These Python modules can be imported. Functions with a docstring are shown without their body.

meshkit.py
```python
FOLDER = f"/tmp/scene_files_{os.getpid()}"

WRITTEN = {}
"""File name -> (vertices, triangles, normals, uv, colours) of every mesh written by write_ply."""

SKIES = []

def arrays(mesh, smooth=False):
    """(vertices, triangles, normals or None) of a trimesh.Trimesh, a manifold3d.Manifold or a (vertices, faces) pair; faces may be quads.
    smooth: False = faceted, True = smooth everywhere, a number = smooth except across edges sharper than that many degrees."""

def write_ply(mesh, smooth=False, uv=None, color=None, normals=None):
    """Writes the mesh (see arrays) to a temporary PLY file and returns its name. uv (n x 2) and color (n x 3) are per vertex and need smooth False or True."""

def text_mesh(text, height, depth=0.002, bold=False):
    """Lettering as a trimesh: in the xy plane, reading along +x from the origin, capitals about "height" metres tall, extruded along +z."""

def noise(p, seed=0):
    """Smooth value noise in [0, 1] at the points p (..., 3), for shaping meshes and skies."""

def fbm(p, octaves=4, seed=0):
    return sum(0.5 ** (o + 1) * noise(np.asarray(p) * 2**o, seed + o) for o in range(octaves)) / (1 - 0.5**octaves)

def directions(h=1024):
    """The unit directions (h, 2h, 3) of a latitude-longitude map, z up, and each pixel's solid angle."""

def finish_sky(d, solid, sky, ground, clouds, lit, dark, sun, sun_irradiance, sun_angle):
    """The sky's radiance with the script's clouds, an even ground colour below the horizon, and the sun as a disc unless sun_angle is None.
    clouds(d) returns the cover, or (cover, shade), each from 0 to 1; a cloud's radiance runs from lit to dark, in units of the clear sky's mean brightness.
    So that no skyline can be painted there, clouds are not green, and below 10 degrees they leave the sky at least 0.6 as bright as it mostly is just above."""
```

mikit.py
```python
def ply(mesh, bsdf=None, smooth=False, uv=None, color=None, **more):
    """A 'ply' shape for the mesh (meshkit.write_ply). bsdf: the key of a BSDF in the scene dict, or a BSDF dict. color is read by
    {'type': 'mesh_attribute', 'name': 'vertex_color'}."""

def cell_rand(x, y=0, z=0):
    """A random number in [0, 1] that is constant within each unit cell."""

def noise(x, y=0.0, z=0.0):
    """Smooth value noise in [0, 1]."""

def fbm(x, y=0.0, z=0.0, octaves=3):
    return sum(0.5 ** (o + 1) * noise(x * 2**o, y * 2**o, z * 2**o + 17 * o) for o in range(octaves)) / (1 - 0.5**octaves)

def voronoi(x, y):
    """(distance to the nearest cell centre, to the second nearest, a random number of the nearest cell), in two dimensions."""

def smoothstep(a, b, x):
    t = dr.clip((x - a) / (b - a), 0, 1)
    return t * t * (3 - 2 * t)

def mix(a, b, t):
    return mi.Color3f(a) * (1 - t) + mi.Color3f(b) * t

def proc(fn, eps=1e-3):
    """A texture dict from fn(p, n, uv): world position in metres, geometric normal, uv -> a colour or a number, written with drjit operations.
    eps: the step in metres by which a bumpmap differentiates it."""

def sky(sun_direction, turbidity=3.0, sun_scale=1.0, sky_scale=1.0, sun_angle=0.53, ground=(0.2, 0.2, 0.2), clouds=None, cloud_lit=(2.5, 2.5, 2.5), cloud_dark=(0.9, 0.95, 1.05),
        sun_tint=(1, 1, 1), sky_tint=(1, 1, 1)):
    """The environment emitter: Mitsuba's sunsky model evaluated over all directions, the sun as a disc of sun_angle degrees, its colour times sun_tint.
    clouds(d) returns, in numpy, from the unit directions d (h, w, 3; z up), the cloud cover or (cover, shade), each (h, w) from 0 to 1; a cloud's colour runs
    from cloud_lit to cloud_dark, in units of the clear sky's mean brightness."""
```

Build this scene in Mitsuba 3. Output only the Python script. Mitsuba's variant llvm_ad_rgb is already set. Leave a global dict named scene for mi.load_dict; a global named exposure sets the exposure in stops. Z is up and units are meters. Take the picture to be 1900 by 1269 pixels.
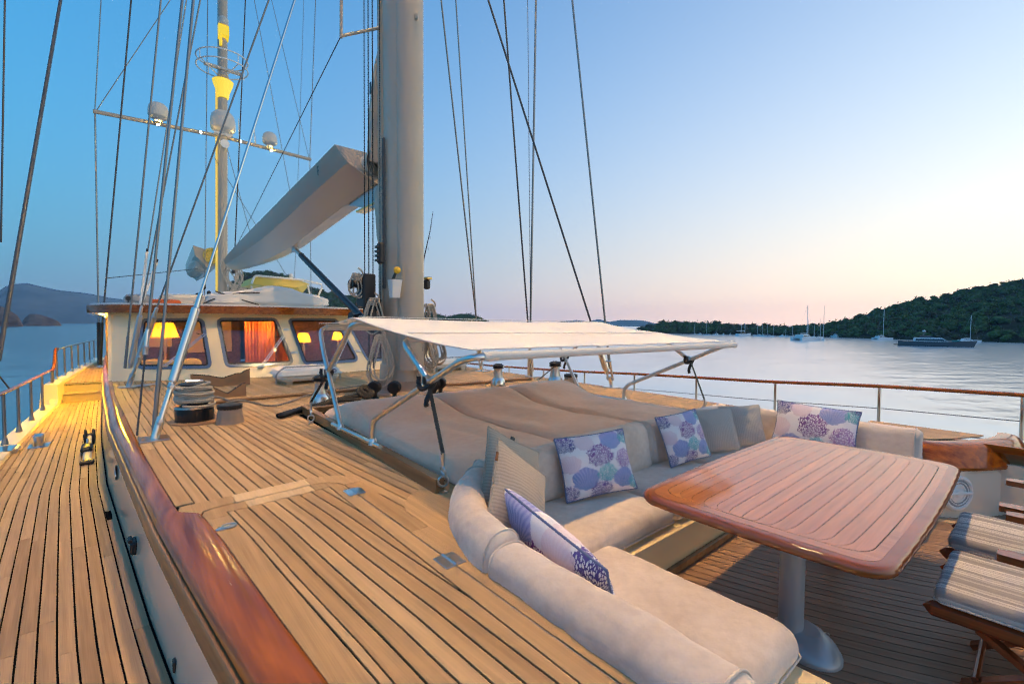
import math, numpy as np, trimesh, mitsuba as mi, drjit as dr, mikit, meshkit
import manifold3d as m3
from shapely.geometry import Polygon, box as _sbox
from shapely.ops import unary_union
from shapely import affinity
from mikit import noise, fbm, voronoi, cell_rand, smoothstep, mix, proc

# ------------------------------------------------------------------ camera, sky, exposure
scene, labels = {}, {}
exposure = 3.6
YAW, PITCH, ROLL, FOV = math.radians(40.5), math.radians(2.136), math.radians(0.3), 96.36
EYE = np.array([0, 0, 1.0])
_f = np.array([math.sin(YAW) * math.cos(PITCH), math.cos(YAW) * math.cos(PITCH), -math.sin(PITCH)])
_r0 = np.array([math.cos(YAW), -math.sin(YAW), 0.0])
_u0 = np.cross(_r0, _f)
_up = math.cos(ROLL) * _u0 - math.sin(ROLL) * _r0
scene['camera'] = {'type': 'perspective', 'fov': FOV, 'fov_axis': 'x', 'near_clip': 0.05, 'far_clip': 30000.0,
                   'to_world': mi.ScalarTransform4f().look_at(origin=EYE.tolist(), target=(EYE + _f).tolist(), up=_up.tolist())}
HAZE = 0.00009
SUN_AZ, SUN_EL = math.radians(125), math.radians(3)
SUN = [math.sin(SUN_AZ) * math.cos(SUN_EL), math.cos(SUN_AZ) * math.cos(SUN_EL), math.sin(SUN_EL)]


def veil(d):
    """The even twilight veil of thin haze towards the horizon: warm over the place where the sun went down, blue-grey opposite."""
    el = np.arcsin(np.clip(d[..., 2], 0, 1))
    az = np.arctan2(d[..., 0], d[..., 1]) - SUN_AZ
    az = np.abs((az + np.pi) % (2 * np.pi) - np.pi)
    return 0.98 * np.exp(-el / 0.4), 1 - (0.5 + 0.5 * np.cos(np.clip(az * 1.0, 0, np.pi))) ** 1.8


SKY_MEAN = 0.03233
scene['sky'] = mikit.sky(SUN, turbidity=3, sun_scale=0.0, sky_tint=(1.5 / 11.6, 15.1 / 11.6, 30.0 / 11.6), clouds=veil, ground=(0.06, 0.09, 0.12),
                         cloud_lit=tuple(x / 11.2 / SKY_MEAN for x in (2.0, 1.40, 1.0)), cloud_dark=tuple(x / 11.6 / SKY_MEAN for x in (0.08, 0.215, 0.50)))

# ------------------------------------------------------------------ helpers
T = mi.ScalarTransform4f
cat = trimesh.util.concatenate
A = np.array


def key_for(name, parent=None):
    k = name if parent is None else parent + '__' + name
    if k not in scene and k not in labels and k not in _things:
        return k
    i = 1
    while f'{k}_{i:03d}' in scene or f'{k}_{i:03d}' in labels or f'{k}_{i:03d}' in _things:
        i += 1
    return f'{k}_{i:03d}'


_things = set()
JOIN = {'loops', 'wraps', 'coil', 'lashing', 'strap'}


def thing(name, label, category, group=None):
    k = key_for(name)
    _things.add(k)
    labels[k] = {'label': label, 'category': category}
    if group:
        labels[k]['group'] = group
    return k


def obj(name, mesh, mat, parent=None, smooth=False, label=None, category=None, group=None, kind=None, uv=None, emit=None):
    if isinstance(mesh, (list, tuple)):
        if parent and name not in JOIN and len(mesh) > 1:       # each piece an entry of its own
            return [obj(name, m, mat, parent, smooth, label, emit=emit) for m in mesh][0]
        mesh = cat(list(mesh))
    k = key_for(name, parent)
    _things.add(k)
    more = {}
    if emit is not None:
        more['emitter'] = {'type': 'area', 'radiance': {'type': 'rgb', 'value': list(emit)}}
    scene[k] = mikit.ply(mesh, mat, smooth=smooth, uv=uv, **more)
    e = {}
    for a, b in (('label', label), ('category', category), ('group', group), ('kind', kind)):
        if b:
            e[a] = b
    if e:
        labels[k] = e
    return k


def struct(name, mesh, mat, label=None, **kw):
    return obj(name, mesh, mat, label=label, kind='structure', **kw)


def box(x0, x1, y0, y1, z0, z1, ch=0.0):
    c, h = A([(x0 + x1) / 2, (y0 + y1) / 2, (z0 + z1) / 2]), A([x1 - x0, y1 - y0, z1 - z0]) / 2
    if ch <= 0:
        m = trimesh.creation.box(extents=2 * h)
    else:
        ch = min(ch, 0.49 * 2 * h.min())
        pts = []
        for s in np.ndindex(2, 2, 2):
            s = A(s) * 2 - 1
            for k in range(3):
                q = h - ch
                q[k] = h[k]
                pts.append(s * q)
        m = trimesh.Trimesh(pts).convex_hull
    m.apply_translation(c)
    return m


def rbox(hx, hy, hz, r, n=10, p=None):
    """Soft box about the origin, its edges rounded to r."""
    b = trimesh.creation.box(extents=(2, 2, 2))
    faces = []
    g = np.linspace(-1, 1, n + 1)
    vs, fs, off = [], [], 0
    for ax in range(3):
        for s in (-1, 1):
            a, c = np.meshgrid(g, g, indexing='ij')
            q = np.zeros((n + 1, n + 1, 3))
            q[..., ax] = s
            q[..., (ax + 1) % 3], q[..., (ax + 2) % 3] = a, c
            i = np.arange((n + 1) ** 2).reshape(n + 1, n + 1)
            f = np.stack([i[:-1, :-1], i[1:, :-1], i[1:, 1:], i[:-1, 1:]], -1).reshape(-1, 4)
            if s < 0:
                f = f[:, ::-1]
            vs.append(q.reshape(-1, 3))
            fs.append(f + off)
            off += (n + 1) ** 2
    v, f = np.vstack(vs), np.vstack(fs)
    h = A([hx, hy, hz], float)
    # spread samples so that the rounded rim gets enough of them
    v = np.sign(v) * (1 - (1 - np.abs(v)) ** 1.35)
    v = v * h
    inner = np.clip(v, -(h - r), h - r)
    d = v - inner
    L = np.linalg.norm(d, axis=1, keepdims=True)
    v = inner + d / np.maximum(L, 1e-9) * np.minimum(L, r)
    m = trimesh.Trimesh(v, np.vstack([f[:, [0, 1, 2]], f[:, [0, 2, 3]]]), process=False)
    m.merge_vertices(digits_vertex=5)
    return m


def soften(m, amp, freq, seed=0):
    """Uneven stuffing: pushes the vertices in and out by noise."""
    n = m.vertex_normals
    k = meshkit.fbm(m.vertices * freq, 3, seed) - 0.5
    crease = (1 - np.abs(2 * meshkit.fbm(m.vertices * freq * 1.15 + 31.7, 2, seed + 5) - 1)) ** 14
    m.vertices = m.vertices + n * (k * 2 * amp - crease * amp * 0.55)[:, None]
    return m


def move(m, x=0, y=0, z=0, rx=0, ry=0, rz=0, s=None):
    m = m.copy()
    if s is not None:
        m.apply_scale(s)
    for ang, ax in ((rx, [1, 0, 0]), (ry, [0, 1, 0]), (rz, [0, 0, 1])):
        if ang:
            m.apply_transform(trimesh.transformations.rotation_matrix(math.radians(ang), ax))
    m.apply_translation([x, y, z])
    return m


def frames(p, upv=(0, 0, 1)):
    p = A(p, float)
    t = np.gradient(p, axis=0)
    t /= np.linalg.norm(t, axis=1, keepdims=True) + 1e-12
    a = np.cross(t, A(upv, float))
    bad = np.linalg.norm(a, axis=1) < 1e-3
    a[bad] = np.cross(t[bad], [0.37, 0.91, 0.2])
    a /= np.linalg.norm(a, axis=1, keepdims=True)
    for i in range(1, len(a)):
        if a[i] @ a[i - 1] < 0 and bad.any():
            a[i] *= -1
    return p, t, a, np.cross(a, t)


def sweep(path, section, scale=None, upv=(0, 0, 1), closed=False):
    """section (k, 2): across (to the right of the path), up."""
    p, t, a, b = frames(path, upv)
    s = A(section, float)
    k, n = len(s), len(p)
    sc = np.ones(n) if scale is None else A(scale, float)
    sc = sc if sc.ndim == 2 else np.stack([sc, sc], 1)
    v = p[:, None] + a[:, None] * (s[None, :, :1] * sc[:, None, :1]) + b[:, None] * (s[None, :, 1:] * sc[:, None, 1:])
    f = []
    for i in range(n - 1 + closed):
        j0, j1 = i * k, ((i + 1) % n) * k
        for q in range(k):
            r = (q + 1) % k
            f += [[j0 + q, j1 + q, j1 + r], [j0 + q, j1 + r, j0 + r]]
    v = v.reshape(-1, 3)
    if not closed:
        v = np.vstack([v, p[:1] + a[:1] * s[:, 0].mean() * sc[0, 0] + b[:1] * s[:, 1].mean() * sc[0, 1], p[-1:] + a[-1:] * s[:, 0].mean() * sc[-1, 0] + b[-1:] * s[:, 1].mean() * sc[-1, 1]])
        for q in range(k):
            r = (q + 1) % k
            f += [[n * k, q, r], [n * k + 1, (n - 1) * k + r, (n - 1) * k + q]]
    m = trimesh.Trimesh(v, f, process=False)
    if m.volume < 0:
        m.invert()
    return m


def circ(r, n=10, ry=None):
    t = np.arange(n) * 2 * np.pi / n
    return np.stack([np.cos(t) * r, np.sin(t) * (ry or r)], 1)


def smoothpath(pts, n=8, closed=False):
    from scipy.interpolate import splprep, splev
    p = A(pts, float)
    if closed:
        p = np.vstack([p, p[:1]])
    k = min(3, len(p) - 1)
    tck, u = splprep(p.T, s=0, k=k, per=closed)
    q = np.stack(splev(np.linspace(0, 1, n * (len(pts))), tck), 1)
    return q[:-1] if closed else q


def fillet(pts, r=0.06, n=5):
    """A polyline with its corners rounded: bent tube."""
    p = [A(x, float) for x in pts]
    out = [p[0]]
    for i in range(1, len(p) - 1):
        a, b, c = p[i - 1], p[i], p[i + 1]
        u, w = (a - b) / np.linalg.norm(a - b), (c - b) / np.linalg.norm(c - b)
        d = min(r, 0.45 * np.linalg.norm(a - b), 0.45 * np.linalg.norm(c - b))
        for t in np.linspace(0, 1, n):
            out.append((1 - t) ** 2 * (b + u * d) + 2 * t * (1 - t) * b + t * t * (b + w * d))
    out.append(p[-1])
    return A(out)


def tube(pts, r, n=8, closed=False, scale=None):
    return sweep(pts, circ(r, n), closed=closed, scale=scale)


def rod(a, b, r, n=8):
    return sweep(A([a, b], float), circ(r, n))


def lathe(prof, n=20, at=(0, 0, 0), axis=(0, 0, 1)):
    """prof: [(radius, height)] from the bottom up."""
    prof = [(max(r, 1e-4), z) for r, z in prof]
    k = len(prof)
    t = np.arange(n) * 2 * np.pi / n
    v = A([[r * math.cos(a), r * math.sin(a), z] for r, z in prof for a in t])
    f = []
    for i in range(k - 1):
        for j in range(n):
            q = (j + 1) % n
            f += [[i * n + j, i * n + q, (i + 1) * n + q], [i * n + j, (i + 1) * n + q, (i + 1) * n + j]]
    v = np.vstack([v, [[0, 0, prof[0][1]], [0, 0, prof[-1][1]]]])
    for j in range(n):
        q = (j + 1) % n
        f += [[k * n, q, j], [k * n + 1, (k - 1) * n + j, (k - 1) * n + q]]
    m = trimesh.Trimesh(v, f, process=False)
    ax = A(axis, float) / np.linalg.norm(axis)
    if abs(ax[2] - 1) > 1e-6:
        m.apply_transform(trimesh.geometry.align_vectors([0, 0, 1], ax))
    m.apply_translation(at)
    return m


def polys(g):
    if g.is_empty:
        return []
    return [q for q in (g.geoms if hasattr(g, 'geoms') else [g]) if q.geom_type == 'Polygon' and q.area > 2e-5]


def prism(poly, z0, z1):
    if hasattr(poly, 'geoms'):
        return cat([prism(q, z0, z1) for q in polys(poly)])
    m = trimesh.creation.extrude_polygon(poly, z1 - z0, engine='earcut')
    m.apply_translation([0, 0, z0])
    return m


def hull(pts):
    return trimesh.Trimesh(A(pts, float)).convex_hull


def sphere(r, at=(0, 0, 0), sub=2, s=(1, 1, 1)):
    m = trimesh.creation.icosphere(subdivisions=sub, radius=r)
    m.apply_scale(s)
    m.apply_translation(at)
    return m


def ring(c, R, r, n=24, k=8, axis=(0, 0, 1), sx=1.0):
    t = np.arange(n) * 2 * np.pi / n
    m = tube(np.stack([np.cos(t) * R * sx, np.sin(t) * R, t * 0], 1), r, k, closed=True)
    m.apply_transform(trimesh.geometry.align_vectors([0, 0, 1], A(axis, float) / np.linalg.norm(axis)))
    m.apply_translation(c)
    return m


def sbox(x0, x1, y0, y1):
    return _sbox(x0, y0, x1, y1)


def interp(tab):
    xs, ys = zip(*tab)
    return lambda y: np.interp(y, xs, ys)


# ------------------------------------------------------------------ materials
def two(b):
    return {'type': 'twosided', 'bsdf': b}


def rgb(*c):
    return {'type': 'rgb', 'value': list(c)}


def mat(name, base, rough=0.5, metal=0.0, bump=None, bscale=1.0, **kw):
    b = {'type': 'principled', 'base_color': base if isinstance(base, dict) else rgb(*base), 'roughness': rough, 'metallic': metal, **kw}
    if bump is not None:
        b = {'type': 'bumpmap', 'scale': bscale, 'texture': bump, 'nested': b}
    scene[name] = two(b)


def wood(c0, c1, f=1.0, dark=0.55):
    """uv.x = 20 * plank + 5 + metres across, uv.y = metres along."""
    def fn(p, n, uv):
        k = dr.floor(uv.x / 20.0)
        ac, al = uv.x - 20.0 * k, uv.y
        tone = cell_rand(k, 3.0)
        g = fbm(al * 1.6 * f + k * 7.3, ac * 55 * f, k, 3)
        fine = noise(al * 9 * f + k * 3.1, ac * 420 * f, 1.0)
        c = mix(c0, c1, dr.clip(0.62 * tone + 0.75 * (g - 0.32), 0, 1))
        wear = fbm(p.x * 2.1, p.y * 2.1, p.z * 2 + 3.0, 3)
        return c * (0.93 + 0.14 * fine) * (0.92 + 0.16 * wear)
    return proc(fn)


def varnish(c0, c1, sc=1.0):
    """Mahogany figure following the boat's length (Y)."""
    def fn(p, n, uv):
        w = fbm(p.x * 5 * sc, p.y * 0.8 * sc, p.z * 5 * sc, 3)
        g = fbm(p.x * 26 * sc + 5 * w, p.y * 1.5 * sc, p.z * 26 * sc + 3 * w, 3)
        fine = noise(p.x * 160 * sc, p.y * 7 * sc, p.z * 160 * sc)
        return mix(c0, c1, dr.clip(1.7 * (g - 0.22), 0, 1)) * (0.86 + 0.2 * fine)
    return proc(fn)


mat('teak', wood((0.38, 0.225, 0.105), (0.57, 0.375, 0.195)), 0.6, specular=0.25)
mat('teak_worn', wood((0.31, 0.185, 0.10), (0.50, 0.32, 0.185)), 0.6, specular=0.25)
mat('teak_pale', wood((0.62, 0.42, 0.22), (0.74, 0.54, 0.32)), 0.55, specular=0.25)
mat('teak_sole', wood((0.25, 0.145, 0.09), (0.38, 0.235, 0.155)), 0.42, specular=0.45)
scene['caulk'] = two({'type': 'diffuse', 'reflectance': rgb(0.008, 0.008, 0.009)})
def gloss(name, tex, alpha=0.02, ior=1.6):
    scene[name] = two({'type': 'roughplastic', 'diffuse_reflectance': tex, 'int_ior': ior, 'alpha': alpha, 'nonlinear': False})


gloss('varnish', varnish((0.17, 0.034, 0.005), (0.46, 0.130, 0.016)), 0.015, 1.45)
gloss('tabletop_wood', wood((0.40, 0.110, 0.018), (0.58, 0.200, 0.040)), 0.012, 2.1)
gloss('table_edge', proc(lambda p, n, uv: mix((0.20, 0.045, 0.010), (0.34, 0.085, 0.018), fbm(p.x * 9, p.y * 9, p.z * 30, 3))), 0.02, 1.7)
mat('strake_wood', varnish((0.17, 0.085, 0.035), (0.30, 0.16, 0.07), 0.8), 0.32, specular=0.5)
mat('chair_wood', varnish((0.15, 0.03, 0.010), (0.27, 0.065, 0.018)), 0.16, specular=0.6)


def grime(c, a=0.10, f=1.3):
    def fn(p, n, uv):
        return mi.Color3f(c) * (1 - a + 2 * a * fbm(p.x * f, p.y * f, p.z * f * 2, 4))
    return proc(fn)


gloss('cream_gloss', grime((0.70, 0.62, 0.49), 0.06), 0.02, 1.9)
mat('cream', grime((0.84, 0.68, 0.42), 0.07), 0.3, specular=0.5)
mat('beige_paint', grime((0.40, 0.33, 0.22), 0.08), 0.4, specular=0.4)
mat('white_paint', grime((0.75, 0.73, 0.69), 0.07), 0.3, specular=0.5)
mat('spar_paint', grime((0.43, 0.36, 0.28), 0.06, 0.7), 0.24, specular=0.5)
gloss('boom_paint', grime((0.40, 0.33, 0.245), 0.06, 0.7), 0.06, 1.6)
mat('steel', (0.72, 0.71, 0.70), 0.09, 1.0)
mat('steel_satin', (0.55, 0.54, 0.53), 0.28, 1.0)
mat('alloy_paint', (0.42, 0.44, 0.46), 0.35, 0.35)
mat('darkened_steel', (0.30, 0.29, 0.29), 0.25, 0.9)  # steel darkened for the dark side mirrored in the left railing
mat('wire', (0.27, 0.265, 0.265), 0.35, 0.9)
mat('dark_wire', (0.07, 0.075, 0.085), 0.5, 0.2)
mat('black', (0.015, 0.015, 0.017), 0.45)
mat('black_gloss', (0.012, 0.013, 0.016), 0.18)
mat('navy', (0.018, 0.023, 0.034), 0.4)


def fleece(c0, c1, f=60):
    def fn(p, n, uv):
        k = fbm(p.x * 3.2, p.y * 3.2, p.z * 3.2, 4)
        q = noise(p.x * f * 3, p.y * f * 3, p.z * f * 3)
        g = fbm(p.x * 26, p.y * 26, p.z * 26, 3)
        return mix(c0, c1, dr.clip(1.5 * (k - 0.2) + 0.9 * (g - 0.5), 0, 1)) * (0.965 + 0.07 * q)
    return proc(fn)


def fuzz(f):
    return proc(lambda p, n, uv: fbm(p.x * f, p.y * f, p.z * f, 3), eps=2e-3)


mat('sofa_fleece', fleece((0.55, 0.455, 0.385), (0.72, 0.625, 0.545)), 0.9, bump=fuzz(150), bscale=0.0025, sheen=0.5, specular=0.1)
mat('sunpad_cloth', fleece((0.76, 0.52, 0.38), (0.85, 0.62, 0.47), 90), 0.9, bump=fuzz(40), bscale=0.004, sheen=0.3, specular=0.1)
scene['canvas'] = {'type': 'principledthin', 'base_color': fleece((0.80, 0.765, 0.71), (0.85, 0.815, 0.765), 30), 'roughness': 0.9, 'diff_trans': 0.5, 'spec_trans': 0.0}
mat('sailcloth', grime((0.58, 0.53, 0.46), 0.12, 3), 0.75, specular=0.15)
mat('tarp', grime((0.66, 0.63, 0.60), 0.08, 3), 0.7, specular=0.2)


def ribs(c0, c1, k, axis):
    def fn(p, n, uv):
        u, w = (uv.x, uv.y) if axis == 0 else (uv.y, uv.x)
        s = 0.5 + 0.5 * dr.sin((u + 0.006 * noise(w * 40, u * 9)) * k * 6.2832)
        return mix(c0, c1, s * 0.8 + 0.2 * noise(u * 300, w * 300))
    return proc(fn)


def ribbump(k, axis):
    def fn(p, n, uv):
        u, w = (uv.x, uv.y) if axis == 0 else (uv.y, uv.x)
        return (0.5 + 0.5 * dr.sin(u * k * 6.2832)) * 0.004 + 0.0015 * noise(u * 220, w * 120)
    return proc(fn, eps=2e-3)


mat('knit', ribs((0.43, 0.335, 0.255), (0.56, 0.455, 0.36), 26, 1), 0.95, bump=ribbump(26, 1), bscale=1.0, sheen=0.4, specular=0.05)
mat('grey_rib', ribs((0.37, 0.345, 0.315), (0.50, 0.47, 0.43), 24, 0), 0.9, bump=ribbump(24, 0), bscale=1.0, sheen=0.3, specular=0.05)


def stripes(p, n, uv):
    k = uv.x * 46
    a = cell_rand(dr.floor(k), 2.0)
    t = smoothstep(0.06, 0.2, k - dr.floor(k)) * (1 - smoothstep(0.8, 0.94, k - dr.floor(k)))
    c = mix((0.29, 0.275, 0.28), (0.70, 0.66, 0.62), 0.35 * a + 0.65 * t * smoothstep(0.15, 0.5, a))
    return c * (0.92 + 0.12 * noise(uv.x * 700, uv.y * 400))


mat('stripe_cloth', proc(stripes), 0.85, specular=0.1)

CORALS = [(0.50, 0.63, 0.19, 0), (0.86, 0.52, 0.16, 1), (0.10, 0.88, 0.15, 2), (0.26, 0.30, 0.19, 3), (0.56, 0.34, 0.15, 4), (0.80, 0.22, 0.17, 3), (0.46, 0.08, 0.16, 2),
          (0.72, 0.86, 0.18, 5), (0.34, 0.86, 0.14, 6), (0.94, 0.86, 0.11, 4), (0.10, 0.55, 0.15, 6), (0.98, 0.12, 0.12, 4), (0.04, 0.10, 0.13, 2), (0.96, 0.98, 0.1, 2)]
INK = [((0.13, 0.05, 0.22), (0.25, 0.10, 0.33)), ((0.22, 0.09, 0.32), (0.34, 0.16, 0.42)), ((0.05, 0.05, 0.20), (0.14, 0.10, 0.32)), ((0.12, 0.24, 0.50), (0.27, 0.30, 0.58)), ((0.06, 0.32, 0.40), (0.18, 0.48, 0.52)), ((0.16, 0.26, 0.52), (0.36, 0.34, 0.62)), ((0.66, 0.52, 0.60), (0.74, 0.62, 0.66))]


def coral_print(p, n, uv):
    u, v = uv.x, uv.y
    c = mix((0.76, 0.72, 0.74), (0.80, 0.77, 0.79), noise(u * 3, v * 3))
    for i, (cx, cy, R, k) in enumerate(CORALS):
        x, y = (u - cx) / R, (v - cy) / R
        r = dr.sqrt(x * x + y * y)
        a = dr.atan2(y + 0.35, x)
        edge = 0.92 + 0.16 * (noise(a * 4 + i * 9, 2.0) - 0.5)
        if k in (0, 1, 2, 4):       # branching coral: fans out from its foot
            rr = dr.sqrt(x * x + dr.square(y + 0.8))
            aa = dr.atan2(x, y + 0.8)
            d1, d2, _ = voronoi(aa * 8.5 * (0.6 + 0.7 * rr) + i * 13, rr * 4.2 + i * 5)
            ink = smoothstep(0.36, 0.22, d2 - d1) if k != 4 else smoothstep(0.46, 0.28, d2 - d1)
            m = ink * smoothstep(edge + 0.04, edge - 0.04, r + 0.18 * (noise(a * 11 + i, r * 6) - 0.5))
        else:                       # sea fan: soft full shape with fine rays
            ray = 0.5 + 0.5 * dr.sin(dr.atan2(x, y + 1.1) * 46 + 3 * noise(r * 7, a * 3))
            m = smoothstep(edge + 0.03, edge - 0.03, r) * (0.72 + 0.28 * ray)
        tone = mix(INK[k][0], INK[k][1], dr.clip(noise(u * 9 + i, v * 9) * 0.6 + 0.5 * (y + 0.5), 0, 1))
        c = c * (1 - m) + tone * m
    return c * (0.95 + 0.08 * noise(u * 500, v * 500))


mat('coral_cloth', proc(coral_print), 0.85, sheen=0.2, specular=0.1)
mat('piping_cloth', (0.13, 0.16, 0.30), 0.8)
mat('leather_tab', (0.25, 0.09, 0.03), 0.6)


def ropefn(c0, c1):
    return proc(lambda p, n, uv: mix(c0, c1, 0.5 + 0.5 * dr.sin((p.x + p.y * 1.3 + p.z * 1.7) * 420 + 3 * noise(p.x * 90, p.y * 90, p.z * 90))))


mat('rope', ropefn((0.26, 0.22, 0.17), (0.55, 0.49, 0.41)), 0.85)
mat('grey_rope', ropefn((0.13, 0.115, 0.10), (0.34, 0.30, 0.265)), 0.85)
mat('dark_rope', ropefn((0.02, 0.018, 0.015), (0.07, 0.06, 0.05)), 0.85)
mat('board_wood', grime((0.30, 0.165, 0.085), 0.16, 5), 0.6)
mat('tan_plastic', grime((0.33, 0.24, 0.18), 0.15, 8), 0.5)
scene['pane_glass'] = {'type': 'thindielectric', 'int_ior': 1.65}
mat('window_rim', (0.20, 0.24, 0.30), 0.22, 0.6)
mat('interior_wood', varnish((0.10, 0.05, 0.025), (0.20, 0.10, 0.05)), 0.4)
mat('curtain', grime((0.62, 0.20, 0.04), 0.2, 6), 0.9)
mat('yellow_cloth', grime((0.65, 0.45, 0.10), 0.2, 6), 0.9)
mat('brass', (0.70, 0.50, 0.20), 0.25, 1.0)
scene['shade'] = {'type': 'principledthin', 'base_color': rgb(0.9, 0.55, 0.12), 'roughness': 0.9, 'diff_trans': 1.1, 'spec_trans': 0.0}
mat('lens', (0.9, 0.8, 0.5), 0.4)
mat('dome_plastic', grime((0.56, 0.52, 0.46), 0.05), 0.4)
mat('orange_buoy', (0.55, 0.10, 0.02), 0.5)
mat('yellow_plastic', (0.75, 0.45, 0.02), 0.4)
mat('print_blue', (0.02, 0.03, 0.22), 0.5)
mat('print_red', (0.6, 0.05, 0.02), 0.5)
mat('grey_plastic', (0.30, 0.30, 0.31), 0.4)
mat('lamplight_yellow', (0.70, 0.50, 0.10), 0.5)  # lamplight put into the colour; only the post cap is a lamp

# ------------------------------------------------------------------ water, hills, mountains
WATER = -4.5


def waterbump(p, n, uv):
    a = fbm(p.x * 0.10 + 0.35 * p.y * 0.10, p.y * 0.16, 0.0, 3)
    b = fbm(p.x * 0.9, p.y * 1.4, 3.0, 3)
    c = fbm(p.x * 0.011, p.y * 0.02, 9.0, 2)
    e = fbm(p.x * 0.35 - p.y * 0.2, p.y * 0.5 + p.x * 0.3, 5.0, 3)
    return 0.5 * a + 0.06 * b + 0.30 * e + 1.2 * c


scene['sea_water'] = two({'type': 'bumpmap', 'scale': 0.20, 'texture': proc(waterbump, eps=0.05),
                          'nested': {'type': 'principled', 'base_color': proc(lambda p, n, uv: mix((0.02, 0.085, 0.13), (0.62, 0.64, 0.66), smoothstep(-4.0, 10.0, p.x))), 'roughness': 0.15, 'eta': 2.0, 'metallic': proc(lambda p, n, uv: 0.5 * smoothstep(-4.0, 10.0, p.x))}})  # silvery sky sheen towards the right put into colour and metallic
_t = np.linspace(0, 2 * np.pi, 73)[:-1]
_r = A([0.0, 8, 20, 50, 120, 300, 800, 2000, 5000, 12000])
_v = A([[r * math.cos(a), r * math.sin(a), WATER] for r in _r[1:] for a in _t])
_v = np.vstack([_v, [[0, 0, WATER]]])
_fc = []
for i in range(len(_r) - 2):
    for j in range(72):
        k = (j + 1) % 72
        _fc += [[i * 72 + j, (i + 1) * 72 + j, (i + 1) * 72 + k], [i * 72 + j, (i + 1) * 72 + k, i * 72 + k]]
for j in range(72):
    _fc.append([len(_v) - 1, j, (j + 1) % 72])
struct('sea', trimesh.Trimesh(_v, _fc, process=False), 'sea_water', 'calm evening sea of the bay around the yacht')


def earth(c0, c1, f):
    return proc(lambda p, n, uv: mix(c0, c1, dr.clip(1.8 * (fbm(p.x * f, p.y * f, p.z * f * 1.5, 4) - 0.22), 0, 1)))


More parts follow.
